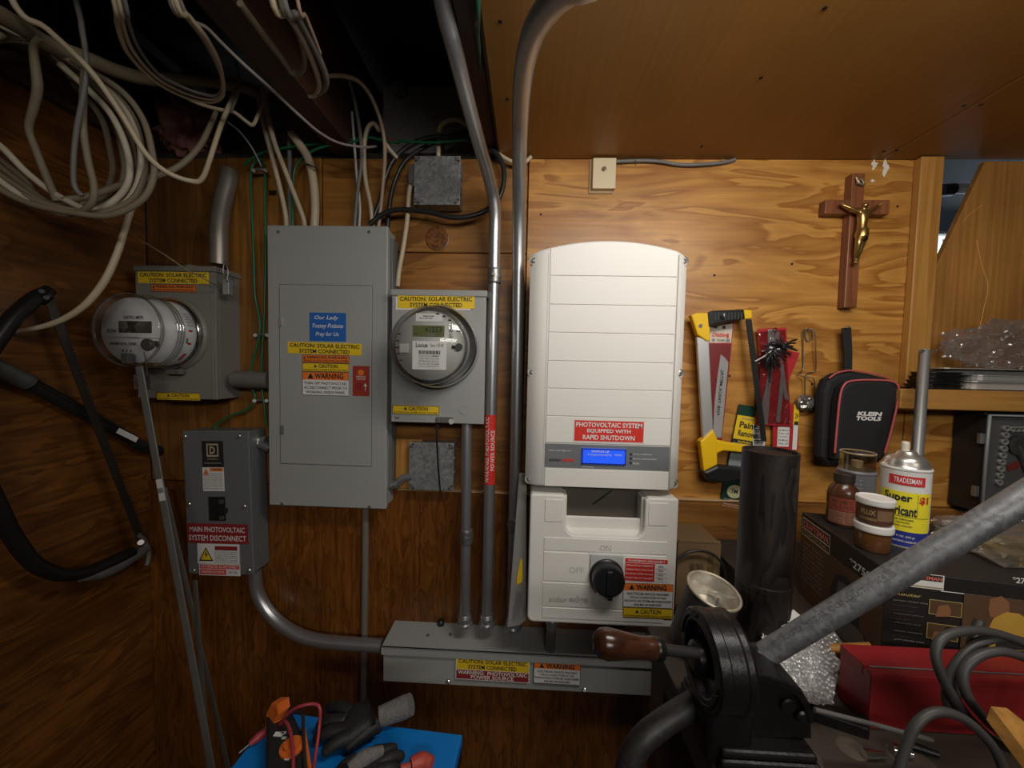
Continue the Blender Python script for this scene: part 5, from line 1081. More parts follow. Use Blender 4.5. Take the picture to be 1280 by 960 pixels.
# grey can with clear cap
S2, c2 = lathe_thing('spray_can', 'grey spray can with amber clear cap behind the brown bottle', 'spray can', 1078, .69, BT, [
    ('can', [(.026, 0), (.0268, .003), (.0268, .078), (.0276, .080), (.026, .083), (.022, .086), (.0001, .087)], M('can_grey_label', (.17, .175, .18, 1), .45, 0, .1, 20), True)])
mk('cap', MB().lathe([(.0250, .0835), (.0246, .112), (.0230, .1135), (.0001, .1135)], c2, VZ, 30, False), glassy('amber_cap', (.72, .62, .46, 1), .12, .5, .15), S2)
mk('inner_nozzle', MB().lathe([(.008, .087), (.008, .099), (.0001, .1)], c2, VZ, 12), M('nozzle_cream'), S2)
mk('cap_rim', MB().lathe([(.0246, .1115), (.0255, .1135), (.0246, .115), (.0230, .114)], c2, VZ, 30, False), M('amber_rim', (.32, .24, .14, 1), .35), S2)
cf2 = canface(c2, .0270, BT + .003, BT + .077, 90)
prints(S2, cf2, rows(8, .22, .08, .62, .8, M('ink_pale_grey', (.34, .34, .34, 1), .5), ['RUST', 'PRIMER', 'SANDABLE GREY', 'NET WT 12 OZ', 'INDOOR OUTDOOR', 'FLAMMABLE'], .45), .0003)
# brown bottle
BR = M('amber_bottle', (.075, .028, .013, 1), .22, 0, .2, 20)
S3, c3 = lathe_thing('brown_bottle', 'squat amber brown bottle with red label, left of the jars', 'bottle', 1063, .65, BT, [
    ('glass', [(.020, 0), (.0215, .003), (.0215, .050), (.0195, .060), (.0145, .067), (.013, .069), (.013, .072)], BR, False),
    ('cap', [(.0142, .0715), (.0142, .0850), (.0132, .0860), (.0001, .0860)], M('dark_brown_cap', (.03, .022, .018, 1), .4), True)])
prints(S3, canface(c3, .0217, BT + .005, BT + .050, 85), [('r', .2, .04, .80, .50, M('faded_red_label', (.26, .05, .03, 1), .5)), ('t', 'RUBY', .28, .1, .72, .24, BRN), ('t', 'FLUID', .30, .29, .70, .42, BRN), ('r', .2, .52, .8, .98, M('faded_pink_label', (.30, .13, .08, 1), .5))] + rows(5, .25, .56, .75, .96, BRN, ['Contains spirits', 'Shake well', 'Keep closed']), .0003)
# two stacked jars
S4, c4 = lathe_thing('jar', 'lower small jar of amber grease with white lid', 'jar', 1104, .56, BT, [
    ('glass', [(.018, 0), (.0198, .003), (.0198, .026), (.019, .029)], M('amber_jar', (.11, .045, .014, 1), .15, 0, .25, 40), False),
    ('lid', [(.0218, .028), (.0222, .030), (.0222, .0365), (.0214, .038), (.0001, .038)], M('lid_white', (.66, .64, .60, 1), .4), True)])
S5, c5 = lathe_thing('jar', 'upper small jar with brown label, stacked on the lower jar', 'jar', 1104, .56, BT + .0385, [
    ('glass', [(.018, 0), (.0196, .002), (.0196, .027), (.019, .029)], M('amber_jar'), False),
    ('lid', [(.0214, .028), (.0218, .030), (.0218, .0355), (.0210, .037), (.0184, .0375), (.0176, .0362), (.0001, .0362)], M('lid_white'), True)])
prints(S5, canface(c5, .0198, BT + .0415, BT + .0655, 95), [('r', .05, .05, .95, .98, M('brown_label', (.075, .028, .018, 1), .5)), ('t', 'FLUX', .28, .2, .52, .5, GOLD, .02), ('r', .55, .15, .85, .75, M('tan_label', (.18, .10, .05, 1), .5)), ('t', 'SOLDERING', .26, .66, .54, .82, GOLD)], .0003)
# leaning square steel bar behind the can
tag(mk('square_bar', MB().tube([pd(1156, 438, .828), pz(1141, 643, BT + .002)], .0088, 4, 1), M('bar_grey', (.30, .30, .29, 1), .4, .4, .12, 30)), 'grey square steel bar standing behind the super lubricant can', 'bar')
tag(mk('screw', MB().tube([pd(1150, 438, .815), pd(1162, 439, .83)], .002, 6, 1).tube([pd(1168, 439, .86), pd(1170, 438.5, .86)], .004, 8, 1), STEEL), 'small screw through the top of the grey square bar', 'screw')
# clear clamshell pack on the carton
random.seed(9)
CS = thing('clamshell_pack', 'crushed clear plastic pack with gold card on the black carton', 'packaging', pd(1258, 700, .53))
z_ = BT + .001
mk('card', MB().box(pd(1240, 700, .55).x, pd(1240, 700, .55).x + .11, pd(0, 0, .55).y - .03, pd(0, 0, .55).y + .05, z_, z_ + .012, .002), M('olive_gold_card', (.20, .14, .03, 1), .35, .3, .5, 60, .6, 60), CS)
fb = bmesh.new(); bmesh.ops.create_cube(fb, size=1); bmesh.ops.subdivide_edges(fb, edges=fb.edges[:], cuts=6, use_grid_fill=True)
for v in fb.verts: v.co += Vector([random.uniform(-.035, .035) for _ in range(3)])
mk('blister', MB().bm(fb, Matrix.Translation((pd(1256, 690, .56).x + .01, pd(0, 0, .56).y, z_ + .019)) @ Matrix.Diagonal((.13, .09, .034, 1))), glassy('crinkled_bag'), CS)
tag(mk('card_scrap', MB().box(pd(1192, 670, .64).x, pd(1236, 670, .64).x, pd(0, 0, .63).y, pd(0, 0, .66).y, BT + .0008, BT + .010, .001, 1), PAPER), 'pale card scrap lying right of the super lubricant can', 'card')

# --- tall dark tube, cardboard box, tin can
TB = wood('charred_tube', S(54, 44, 37), S(16, 13, 11), 'z', (2, 1, 5), 6, 16, 4, .5, 1.0, .5, stain=.6, det=4, dist=.8)
tt = thing('dark_tube', 'tall dark scorched tube standing on the workbench', 'tube', Vector((pd(963, 560, .53).x, -.39, BZ)))
c = wloc(tt); top_ = pd(964, 563, .53).z
mk('tube', MB().lathe([(.0335, .0006), (.0335, top_ - BZ), (.031, top_ - BZ), (.031, top_ - BZ - .004), (.0001, top_ - BZ - .004)], c, VZ, 36, False), TB, tt)
mk('tube_band', MB().lathe([(.0336, .105), (.0343, .107), (.0343, .113), (.0336, .115)], c, VZ, 36, False), TB, tt)
kb = thing('cardboard_box', 'brown cardboard box in the dark behind the tin can', 'box', (.36, -.12, LZ))
kx0, kx1, kz1 = .328, pd(923, 700, .80).x, pd(880, 679, .80).z
kx1 = min(kx1, .418)
mk('carton', MB().box(kx0, kx1, -.12, -.02, LZ + .0005, kz1, .0015), KRAFT, kb)
mk('flap', MB().box(kx0 + .002, kx1 - .002, -.121, -.117, kz1 - .0005, kz1 + .006, .001), KRAFT, kb)
kf_ = Face((kx0, -.1205, kz1), VX, VZ, kx1 - kx0, kz1 - LZ)
prints(kb, kf_, [('t', 'VIRGINIA', .28, .32, .62, .50, M('kraft_ink', (.09, .06, .03, 1), .7), .02), ('t', '02', .70, .18, .84, .32, M('kraft_ink'), .02), ('t', '50', .70, .36, .84, .48, M('kraft_ink'), .02)], .0003)
cabl('power_cable', 'black cord arching over the cardboard box beside the inverter', [(846, 699, .785), (862, 690, .785), (880, 689, .785), (895, 696, .785), (905, 710, .785), (909, 738, .785)], .0028, BLACKC, cat='cord')
# tin can, leaning
tc_ = thing('tin_can', 'open tin can leaning behind the black hand-crank machine', 'tin can', pd(893, 790, .52))
tc0 = pd(893, 736, .515); ax = Vector((.15, -.24, 1)).normalized(); r0 = .0335; hc = .095
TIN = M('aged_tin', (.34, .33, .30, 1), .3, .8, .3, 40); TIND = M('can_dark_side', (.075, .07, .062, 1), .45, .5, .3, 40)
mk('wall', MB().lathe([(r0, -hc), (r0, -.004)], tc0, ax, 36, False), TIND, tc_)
mk('inside', MB().lathe([(r0 - .0015, -.001), (r0 - .0015, -.03)], tc0, ax, 36, False).lathe([(r0 - .0015, -.030), (r0 * .5, -.027), (.0001, -.026)], tc0, ax, 36, False), M('bright_tin_inside', (.62, .58, .50, 1), .25, .7, .15, 30), tc_)
mk('rim', MB().lathe([(r0 - .001, -.005), (r0 + .0012, -.004), (r0 + .0015, -.0015), (r0, 0), (r0 - .002, -.001), (r0 - .002, -.004)], tc0, ax, 36, False, sharp=False), M('rusty_pale_rim', (.46, .40, .30, 1), .4, .5, .4, 120), tc_)
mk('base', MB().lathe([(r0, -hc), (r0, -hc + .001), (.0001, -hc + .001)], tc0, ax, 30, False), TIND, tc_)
e_ = ax.cross(VX).normalized()
mk('strip', MB().prism([tc0 + VX * .006 + e_ * .02 - ax * .028, tc0 + VX * .014 + e_ * .022 - ax * .028, tc0 + VX * .026 - e_ * .010 - ax * .004, tc0 + VX * .016 - e_ * .012 - ax * .004], (0, 0, .0008)), ALU, tc_)
mk('stir_stick', MB().tube([tc0 - VX * .012 - e_ * .030 - ax * .001, tc0 - VX * .010 - e_ * .026 + ax * .010], .0012, 6, 1), STEEL, tc_)
for a, dz in ((-.6, -.010), (-.2, -.016), (-.05, -.026)):
    cv_ = tc0 + ax * dz + (VX * math.sin(a + .45) * 1 + e_ * 0 - VY * math.cos(a + .45)) * (r0 + .0002)
    mk('paint_drip', MB().lathe([(.0032, 0), (.002, .0012), (.0001, .0015)], cv_, Vector((math.sin(a + .45), -math.cos(a + .45), .2)), 8, False), WHITE, tc_)

# --- black hand-crank machine
G = thing('hand_crank_machine', 'black cast iron hand-crank machine with dark wooden handle on the bench', 'hand-crank tool', pz(950, 935, BZ))
gc = pd(873, 822, .395)
mk('housing', MB().lathe([(.0001, .012), (.018, .012), (.024, .009), (.031, .007), (.0335, .001), (.035, 0), (.0455, 0), (.0475, .002), (.0475, .011), (.0465, .0125), (.0465, .026), (.0475, .028), (.0475, .033), (.044, .037), (.0001, .038)], gc, VX, 48, False), BLACKM, G)
mk('hub', MB().lathe([(.018, .010), (.016, -.004), (.011, -.008), (.0001, -.009)], gc, VX, 24, False), BLACKM, G)
for k in range(22):       # cast raised marks around the rim
    a = R_(-75 + k * 7.2 if k < 11 else 105 - (k - 11) * 0 + (k - 11) * 7.2)
    p_ = gc + Vector((-.0002, -math.cos(a) * .0400, math.sin(a) * .0400)); mb = MB().box(-.0016, .0012, -.0013 - .0006 * (k % 2), .0013, -.0026, .0026, .0005, 1)
    mk('raised_mark', mb.xf(Matrix.Translation(p_) @ Matrix.Rotation(-a, 4, 'X')), BLACKM, G)
hp = lambda x, y, d: pd(x, y, d)
h0, h1 = hp(866, 816, .378), hp(744, 803, .352)
hd = h1 - h0; hl = hd.length
mk('crank_shaft', MB().lathe([(.0052, -.05), (.0052, .33), (.0075, .33), (.0075, .36)], h0, hd, 14, True), M('dark_shaft', (.05, .047, .044, 1), .35, .6, .3), G)
WH = wood('dark_handle_wood', S(74, 42, 26), S(40, 22, 14), 'x', (1, 2, 3), 5, 30, 3, .25, .6, .3)
mk('ferrule', MB().lathe([(.0082, .33), (.0105, .35), (.0108, .40), (.0100, .42)], h0, hd, 20, True), BLACKM, G)
mk('wooden_handle', MB().lathe([(.0095, .40), (.0108, .44), (.0100, .48), (.0098, .56), (.0112, .68), (.0130, .80), (.0138, .88), (.0128, .94), (.0095, .985), (.0045, 1.0), (.0001, 1.003)], h0, hd, 28, False, sharp=False), WH, G)
gz0 = BZ + .0005
def gpoly(name, pts, D, th, bev=.003): return mk(name, MB().prism([Vector((pd(x, y, D).x, -WALL + D, max(gz0, pd(x, y, D).z))) for x, y in pts], (0, th, 0), bev), BLACKM, G)
gpoly('gusset', [(934, 842), (952, 846), (966, 852), (984, 857), (1000, 866), (1010, 882), (1015, 900), (1016, 925), (886, 925), (890, 872)], .385, .040)
gpoly('gusset_rib', [(934, 838), (954, 843), (982, 852), (1003, 863), (1013, 880), (1019, 905), (1013, 906), (1005, 884), (995, 870), (978, 862), (950, 852), (934, 850)], .378, .054, .002)
mk('base_plate', MB().box(pd(896, 930, .375).x, pd(1020, 930, .375).x, -.555, -.455, gz0, gz0 + .014, .003), BLACKM, G)
mk('base_lip', MB().box(pd(898, 930, .375).x, pd(1018, 930, .375).x, -.552, -.458, gz0 + .014, gz0 + .022, .003), BLACKM, G)
mk('boss', MB().lathe([(.007, 0), (.007, .004), (.005, .0055), (.0001, .0055)], pd(1001, 893, .385), (0, -1, 0), 18, False), BLACKM, G)
mk('boss', MB().lathe([(.008, 0), (.008, .003), (.006, .004), (.0001, .004)], pd(984, 880, .385), (0, -1, 0), 18, False), BLACKM, G)
fp_ = pz(922, 944, BZ); mk('foot', MB().box(fp_.x - .014, fp_.x + .014, fp_.y - .010, fp_.y + .02, gz0, gz0 + .006, .002), BLACKM, G)
mk('foot_bolt', MB().lathe([(.0055, .006), (.0055, .010), (.003, .010), (.003, .014), (.0001, .014)], Vector((fp_.x, fp_.y, gz0)), VZ, 8, False), CHROME, G)
mk('pedestal', MB().box(gc.x + .002, gc.x + .048, gc.y - .022, gc.y + .03, gz0, gc.z - .035, .006), BLACKM, G)
pa, pb = pd(938, 829, .425), pd(1330, 592, .355); pb = pb + (pb - pa) * .9
pdv = (pb - pa).normalized()
mk('pipe_socket', MB().lathe([(.0145, -.012), (.016, -.010), (.016, .012), (.0145, .017), (.0128, .020)], pa, pdv, 24), BLACKM, G)
GP = thing('galvanised_pipe', 'long galvanised pipe slanting from the crank machine up right', 'pipe', pa)
mk('pipe', MB().tube([pa + pdv * .004, pb], .0122, 24, 1), GALV, GP)
pe = ray(1045, 745).normalized(); e1 = pdv; e2 = e1.cross(pe).normalized()
if e2.z < 0: e2 = -e2
e3 = e2.cross(e1); e3 = e3 if e3.dot(pe) < 0 else -e3
vs, fs = tmesh('RIGID METAL CONDUIT 1 1/4', .0); s0 = (pd(985, 800, .42) - pa).dot(pdv); s1 = (pd(1110, 725, .41) - pa).dot(pdv)
def wrapp(u_, v_):
    a = R_(28 - 22 * v_); return pa + e1 * (s0 + (s1 - s0) * u_) + (e2 * math.sin(a) + e3 * math.cos(a)) * .0123
mk('stamped_lettering', MB().add([wrapp(u_, v_) for u_, v_ in vs], fs), M('stamp_dark', (.07, .07, .07, 1), .6), GP)
mk('outlet_pipe', MB().tube([pd(893, 866, .425), pd(860, 884, .41), (pd(830, 903, .40)), pd(803, 925, .392), pd(786, 955, .388), pd(780, 1000, .386)], .0125, 18, 8), GALV2 if False else spangle('dark_outlet_pipe', (.016, .015, .014, 1), (.045, .043, .04, 1), 240, .5, .3), G)

# --- red metal box
RD = M('red_painted_steel', (.22, .012, .014, 1), .38, 0, .1, 12, .08, 120)
rx0 = pd(1090, 845, .425).x; ry0 = -WALL + .425; rz1 = pd(1180, 845, .425).z
RX = thing('red_metal_box', 'red painted steel box lying in front of the black carton', 'box', (rx0, ry0, BZ))
ry1 = -WALL + .468
mk('body', MB().box(rx0, .634, ry0, ry1, BZ + .0005, rz1 - .0025, .0018), RD, RX)
mk('lid', MB().box(rx0 - .0006, .635, ry0 + .0105, ry1 + .0006, rz1 - .012, rz1 + .0008, .0015), RD, RX)
mk('front_lip', MB().box(rx0 - .0003, .634, ry0 - .0005, ry0 + .0095, rz1 - .010, rz1 - .0012, .0015), RD, RX)
mk('hinge_rod', MB().tube([(rx0 + .005, ry0 + .0102, rz1 - .0012), (.633, ry0 + .0102, rz1 - .0012)], .0009, 6, 1), STEEL, RX)
# wooden stick behind it
tag(mk('wooden_stick', MB().tube([pd(1024, 812, .505), pd(1090, 810, .485)], .0065, 4, 1), W_PINEX), 'pale wooden stick poking out behind the red box', 'stick')
# bubble wrap heap
random.seed(21); BWM = glassy('bubble_film', (.86, .86, .86, 1), .22, .8, .12, .6, 70)
BW = thing('bubble_wrap', 'sheet of silvery bubble wrap slumped left of the red box', 'bubble wrap', pz(1000, 860, BZ))
def bwp(u_, v_):
    px = 955 + 100 * u_ - 10 * v_; D = .515 - .075 * v_
    zt_b = BZ + .002 + (.050 * (1 - v_) ** 1.2 + .012) * (1 - .5 * max(0, u_ - .75) / .25) + .006 * mn.noise(Vector((u_ * 4, v_ * 4, 0)))
    r = pd(px, 800, D); x = min(r.x, .372 + .02 * (1 - v_)); return Vector((r.x, -WALL + D, zt_b))
nU, nV = 20, 14; mb = MB()
vs = [bwp(i / nU, j / nV) for j in range(nV + 1) for i in range(nU + 1)]
mb.add(vs, [[j * (nU + 1) + i, j * (nU + 1) + i + 1, (j + 1) * (nU + 1) + i + 1, (j + 1) * (nU + 1) + i] for j in range(nV) for i in range(nU)], True)
mk('film', mb, M('bubble_base_film', (.30, .29, .28, 1), .25, .3, .35, 120, .8, 150), BW)
mb = MB()
for j in range(15):
    for i in range(24):
        p_ = bwp(min(1, max(0, (i + (.5 if j % 2 else 0) + random.uniform(-.35, .35)) / 24)), min(1, max(0, (j + .5 + random.uniform(-.3, .3)) / 15))); q_ = bwp(min(1, (i + .6) / 24), min(1, (j + .6) / 15))
        mb.lathe([(.0021, 0), (.0017, .0012), (.0001, .0019)], p_ + Vector((0, 0, 0)), Vector((random.uniform(-.7, .7), random.uniform(-1.0, -.1), 1)).normalized(), 7, False, sharp=False)
tag(mk('bubbles', mb, M('bubble_skin', (.55, .54, .53, 1), .12, .35, .2, 200), BW), kind='stuff')
# rods, bar and bits on the bench
tag(mk('thin_rod', MB().tube([pd(1018, 887, .368), pd(1090, 905, .372), pd(1165, 925, .376)], .0022, 8, 3), STEEL), 'thin steel rod lying in front of the red box', 'rod')
fb_ = [pz(1014, 902, BZ), pz(1020, 888, BZ), pz(1088, 908, BZ), pz(1086, 926, BZ)]
tag(mk('flat_bar', MB().prism([p_ + VZ * .0006 for p_ in fb_], (0, 0, .012), .001), BLACKM), 'flat black iron bar lying beside the crank machine base', 'bar')
for k, (px, py, r, l, lab) in enumerate(((1092, 949, .0045, .02, 'short chrome socket lying at the bench front, left one'), (1124, 944, .006, .016, 'stubby chrome socket lying at the bench front under the cord'), (1150, 938, .004, .02, 'small dark drill chuck piece under the cord arch'))):
    p_ = pz(px, py, BZ) + VZ * (r + .0006); tag(mk('socket', MB().lathe([(r, 0), (r, .6), (r * .8, .6), (r * .8, 1)], p_ - VX * l / 2, Vector((l, -.004 * k, 0)), 12), CHROME if k < 2 else BLACKM), lab, 'socket')
tag(mk('paper_scrap', MB().prism([pd(983, 776, .50), pd(994, 764, .53), pd(1004, 772, .53), pd(1000, 788, .50)], (0, .004, 0)).prism([pd(978, 784, .495), pd(990, 768, .51), pd(992, 788, .50)], (0, .003, 0)), PAPER), 'crumpled white paper scrap beside the dark tube', 'paper')
# grey cable coil
CG = M('grey_rubber_cord', (.042, .039, .037, 1), .5, 0, .2, 40)
co = [(1224, 776, .385), (1216, 800, .380), (1209, 828, .376), (1198, 858, .372), (1188, 884, .370), (1183, 868, .366), (1190, 840, .368), (1212, 812, .372), (1246, 798, .376), (1290, 806, .380), (1330, 840, .382), (1330, 900, .38), (1290, 940, .37), (1250, 930, .362), (1218, 905, .360), (1192, 872, .360), (1174, 838, .362), (1170, 812, .366), (1184, 794, .370), (1222, 788, .374), (1270, 800, .374), (1320, 830, .37), (1335, 880, .366), (1300, 925, .358), (1255, 918, .354), (1222, 888, .354), (1206, 862, .356), (1206, 836, .36), (1228, 818, .362), (1262, 816, .362), (1310, 840, .36), (1340, 900, .355)]
cabl('cord_coil', 'coil of dark grey rubber cord draped over the red box', co, .0040, CG, 10, cat='cord')
cabl('rubber_cord', 'dark grey cord arching over the bench front edge', [(1118, 985, .330), (1130, 940, .335), (1146, 905, .338), (1170, 890, .340), (1200, 896, .340), (1228, 918, .338), (1248, 945, .335), (1262, 985, .332)], .0040, CG, 10, cat='cord')
wbx = [pd(1239, 882, .335), pd(1258, 884, .352), pd(1310, 925, .345), pd(1310, 975, .318)]
tag(mk('wood_offcut', MB().prism(wbx, (0, .003, -.016), .001), W_PINEX), 'pale raw wood offcut at the lower right bench corner', 'wood')
# ================================================================== cables
def cy(seq): return [(x, y, min(.80, .475 * F / (458 - y))) for x, y in seq]
def c3(seq, D0, D1=None):
    D1 = D0 if D1 is None else D1; n = len(seq) - 1
    return [(x, y, D0 + (D1 - D0) * i / n) for i, (x, y) in enumerate(seq)]
cabl('service_cable', 'thickest pale cable sagging across the dark joist space', c3([(-20, 8), (20, 30), (60, 55), (110, 74), (150, 90), (190, 99), (240, 99), (300, 108), (330, 120)], .50, .85), [.0125, .0115, .011, .011], CREAMD, 12)
cabl('cable', 'bright cream cable dipping to a sharp bend left of the mast', c3([(10, -10), (60, 37), (110, 85), (150, 140), (183, 193), (212, 217), (243, 227), (254, 221), (262, 200), (275, 160), (285, 135), (296, 112)], .52, .78), .0042, CREAM)
cabl('cable', 'grey cable hanging straight down before the cable coil', c3([(92, -10), (103, 40), (108, 80), (104, 120), (96, 160), (92, 200), (93, 232), (103, 245)], .56, .60), .0036, GREYC)
cabl('cable', 'dusty cable stub with bent kink at upper left', c3([(50, 47), (42, 58), (44, 80), (47, 110), (42, 135), (36, 160), (44, 185), (58, 220), (72, 252)], .56, .62), [.0042, .0052, .0062, .0056, .0048, .0055, .006], CREAMD)
random.seed(4)
coil = []
for k in range(5):
    ex, ey = (190, 140 + 0) if k == 0 else (138 + 12 * k, 0)
    rx = (192, 180, 168, 155, 140)[k]; D = .62 + .018 * k; j = random.uniform(-4, 4)
    coil += [(40 + j, 34 + 5 * k, D - .03), (85 + j, 72 + 4 * k, D - .01), (rx - 45, 112 + j, D), (rx - 14, 150 + j, D + .01), (rx - 2, 190, D + .01), (rx, 222 + j, D + .005), (rx - 14, 250 + j * .5, D), (rx - 50, 268 - 3 * k, D - .01), (rx - 90, 270 - 4 * k + j, D - .02), (30, 252 - 7 * k, D - .03), (-25, 215 - 9 * k, D - .04), (-60, 150, D - .05), (-20, 60, D - .04)]
cabl('cable_coil', 'big dusty loops of cream cable hanging in the upper left corner', coil, .0049, CREAMD, 8, cat='cable coil')
coil2 = [(-30, 165, .60), (0, 182, .60), (35, 217, .61), (75, 246, .62), (112, 262, .63), (150, 258, .635), (170, 235, .64), (177, 200, .64), (170, 165, .635), (150, 128, .63), (112, 92, .62), (60, 60, .6), (10, 36, .58), (-30, 24, .57), (-70, 90, .57), (-40, 190, .59), (0, 226, .6), (40, 252, .61), (80, 268, .62), (120, 263, .63), (150, 244, .64), (162, 220, .64), (158, 185, .64), (140, 145, .63), (110, 112, .625), (75, 80, .61)]
cabl('cable_coil', 'brighter cream cable loops in front of the dusty coil', coil2, .0050, M('mid_cable_sheath', (.50, .44, .33, 1), .5, 0, .18, 30), 8, cat='cable coil')
cabl('cable', 'cream cable crossing from the coil up towards the mast', c3([(78, 250), (112, 245), (150, 232), (195, 220), (225, 207), (250, 182), (265, 152), (270, 140)], .62, .76), [.0055, .0055, .005, .0042], CREAMD)
cabl('cable', 'cream kinked cable hanging in front of the coil bottom', c3([(106, 88), (104, 120), (104, 160), (110, 200), (117, 230), (116, 250), (106, 262), (88, 268)], .585, .61), .0048, CREAMD)
cabl('cable', 'loose cream tail curving down along the left wall', c3([(176, 238), (164, 262), (155, 290), (146, 318), (130, 352), (104, 383), (70, 403), (30, 413), (-6, 416)], .72, .652), [.0048, .0055, .006, .0052, .0030], CREAM)
for k, (lab, dx) in enumerate((('outermost thin loop of the hanging cable bundle by the joist', 0), ('middle thin loop of the hanging cable bundle by the joist', 6), ('innermost thin loop of the hanging cable bundle by the joist', 13))):
    cabl('cable', lab, cy([(140 + dx, -12), (147 + dx, 30 - 2 * k), (160 + dx, 66 - 3 * k), (190 + dx * .6, 98 - 3 * k), (222 + dx * .5, 117 - 4 * k), (252 + dx * .2, 126 - 4 * k), (272, 125 - 3 * k), (279, 112 - 4 * k), (274 - dx * .3, 80), (258 - dx * .4, 48), (236 - dx * .4, 20), (216 - dx * .6, -12)]), .0033 - .0004 * k, CREAM if k < 2 else GREYC)
cabl('cable', 'knotted cream cable end by the pink insulation', c3([(225, 118), (250, 130), (275, 137), (292, 140), (308, 152), (316, 156), (322, 145), (328, 128)], .74, .80), .0036, CREAM)
cabl('cable', 'slim cable drooping right of the knotted end', c3([(292, 70), (298, 90), (298, 115), (290, 136), (284, 142)], .74, .76), .0022, GREYC)
cabl('cable', 'thin pale wire run along the joist bottom edge', c3([(222, -8), (262, 38), (300, 76), (340, 112), (375, 145), (400, 166), (425, 179), (455, 184), (470, 183)], .52, .885), .0026, M('mauve_grey_wire', (.34, .29, .27, 1), .5))
for k, (lab, seq, r, m_) in enumerate((
    ('cream cable looping back under the joist', [(300, 4), (330, 45), (355, 77), (364, 90), (374, 91), (380, 78), (376, 50), (362, 18), (350, -10)], .0045, CREAMD),
    ('cream cable with long loop at joist, second from left', [(338, -10), (360, 18), (378, 48), (392, 80), (399, 105), (394, 118), (386, 119)], .0046, CREAM),
    ('grey cable with long loop at joist, beside the cream loop', [(352, -10), (372, 20), (388, 50), (402, 80), (408, 100), (404, 112), (396, 117)], .0048, GREYC),
    ('slim brown cable right of the joist loops', [(370, -10), (382, 20), (392, 45), (400, 66)], .0024, BEIGE))):
    cabl('cable', lab, cy(seq), r, m_)
cabl('cable', 'left cream cable entering the panel top', c3([(322, 108), (325, 130), (331, 160), (340, 195), (350, 235), (357, 268), (358, 286)], .84, .888), .0055, CREAM)
cabl('cable', 'second cream cable crossing into the panel top', c3([(328, 108), (334, 140), (343, 178), (356, 212), (370, 248), (379, 272), (381, 286)], .83, .886), .0055, CREAM)
cabl('cable', 'fattest cream cable entering the panel top', c3([(364, 166), (374, 180), (385, 198), (391, 222), (394, 255), (393, 286)], .87, .890), .0095, CREAM, 10)
cabl('cable', 'flat grey cable behind the cream ones on panel', c3([(361, 165), (362, 200), (362, 240), (364, 286)], .895, .895), .005, GREYC)
cabl('cable', 'dark grey cable dropping from the joist space to panel', c3([(436, 100), (443, 125), (450, 165), (452, 200), (447, 240), (443, 286)], .86, .89), .0042, GREYC)
cabl('cable', 'slim silver-grey cable beside the dark grey one', c3([(440, 140), (443, 180), (446, 220), (450, 255), (449, 286)], .88, .892), .003, M('pale_grey_wire', (.45, .44, .42, 1), .4))
cabl('cable', 'cream cable hooked over the green wire', c3([(474, 163), (468, 155), (461, 158), (457, 170), (455, 190), (457, 225), (463, 255), (466, 286)], .87, .89), .0050, CREAM)
cabl('cable', 'pinkish cable arching out of the joist space', c3([(408, 95), (428, 95), (447, 101), (462, 118), (474, 145), (480, 172), (481, 200), (478, 240), (473, 286)], .78, .892), .0042, BEIGE)
cabl('cable', 'short cream cable slanting to the black loop', c3([(481, 178), (488, 188), (497, 198)], .87, .885), .0045, CREAM)
cabl('cable', 'cream cable from upper box down beside the panel', c3([(513, 231), (511, 245), (509, 275), (504, 310), (499, 338), (497, 358)], .89, .893), .0055, CREAM)
cabl('cable', 'cream cable arching over and into the upper box', c3([(548, 166), (552, 156), (562, 150), (574, 150), (584, 156)], .89, .895), .0055, CREAM)
cabl('cable', 'cream cable entering top of the upper box', c3([(548, 172), (548, 185), (548, 199)], .90, .90), .0052, CREAM)
cabl('cable', 'black and white wire pair behind the ceiling edge', c3([(604, 182), (622, 192), (640, 202), (655, 203), (664, 196)], .895, .90), .0045, CREAM)
cabl('black_hose', 'black flexible cable looped round the upper junction box', c3([(463, 280), (470, 265), (476, 248), (482, 222), (492, 200), (512, 182), (540, 172), (575, 173), (608, 182), (626, 200), (630, 225), (622, 250), (600, 267), (568, 272), (535, 265), (500, 262), (478, 268), (462, 281)], .892, .880), .0058, BLACKC, 10)
cabl('black_hose', 'second black flexible cable behind the looped one', c3([(484, 288), (487, 255), (494, 225), (508, 200), (535, 182), (570, 168), (600, 165)], .906, .908), .005, BLACKC, 10)
# green earth wires
cabl('earth_wire', 'green earth wire run across the wall above the panel', c3([(305, 206), (325, 192), (350, 186), (385, 181), (420, 178), (450, 173), (478, 174), (510, 177), (545, 178), (590, 174), (620, 171)], .884, .884), .0028, GREEN)
cabl('earth_wire', 'second green earth wire looping above the first', c3([(366, 286), (366, 240), (369, 210), (385, 192), (410, 182), (440, 178), (462, 172), (480, 176), (500, 178)], .886, .878), .0028, GREEN)
cabl('earth_wire', 'left green earth wire running down to the disconnect box', c3([(326, 198), (316, 206), (313, 225), (315, 260), (317, 320), (319, 370), (325, 405), (322, 430), (314, 460), (314, 482), (319, 498), (308, 512), (288, 520), (271, 530), (269, 537)], .893, .886), .0027, GREEN)
cabl('earth_wire', 'right green earth wire along the panel side', c3([(326, 198), (331, 212), (331, 260), (332, 320), (330, 400), (328, 440), (327, 480), (330, 505), (333, 532)], .897, .886), .0027, GREEN)
cabl('earth_wire', 'dark green wire along the ceiling sheet edge', c3([(597, -10), (597, 40), (602, 90), (609, 130), (611, 165)], .46, .88), .0035, M('dark_green_wire', (.015, .07, .045, 1), .4))
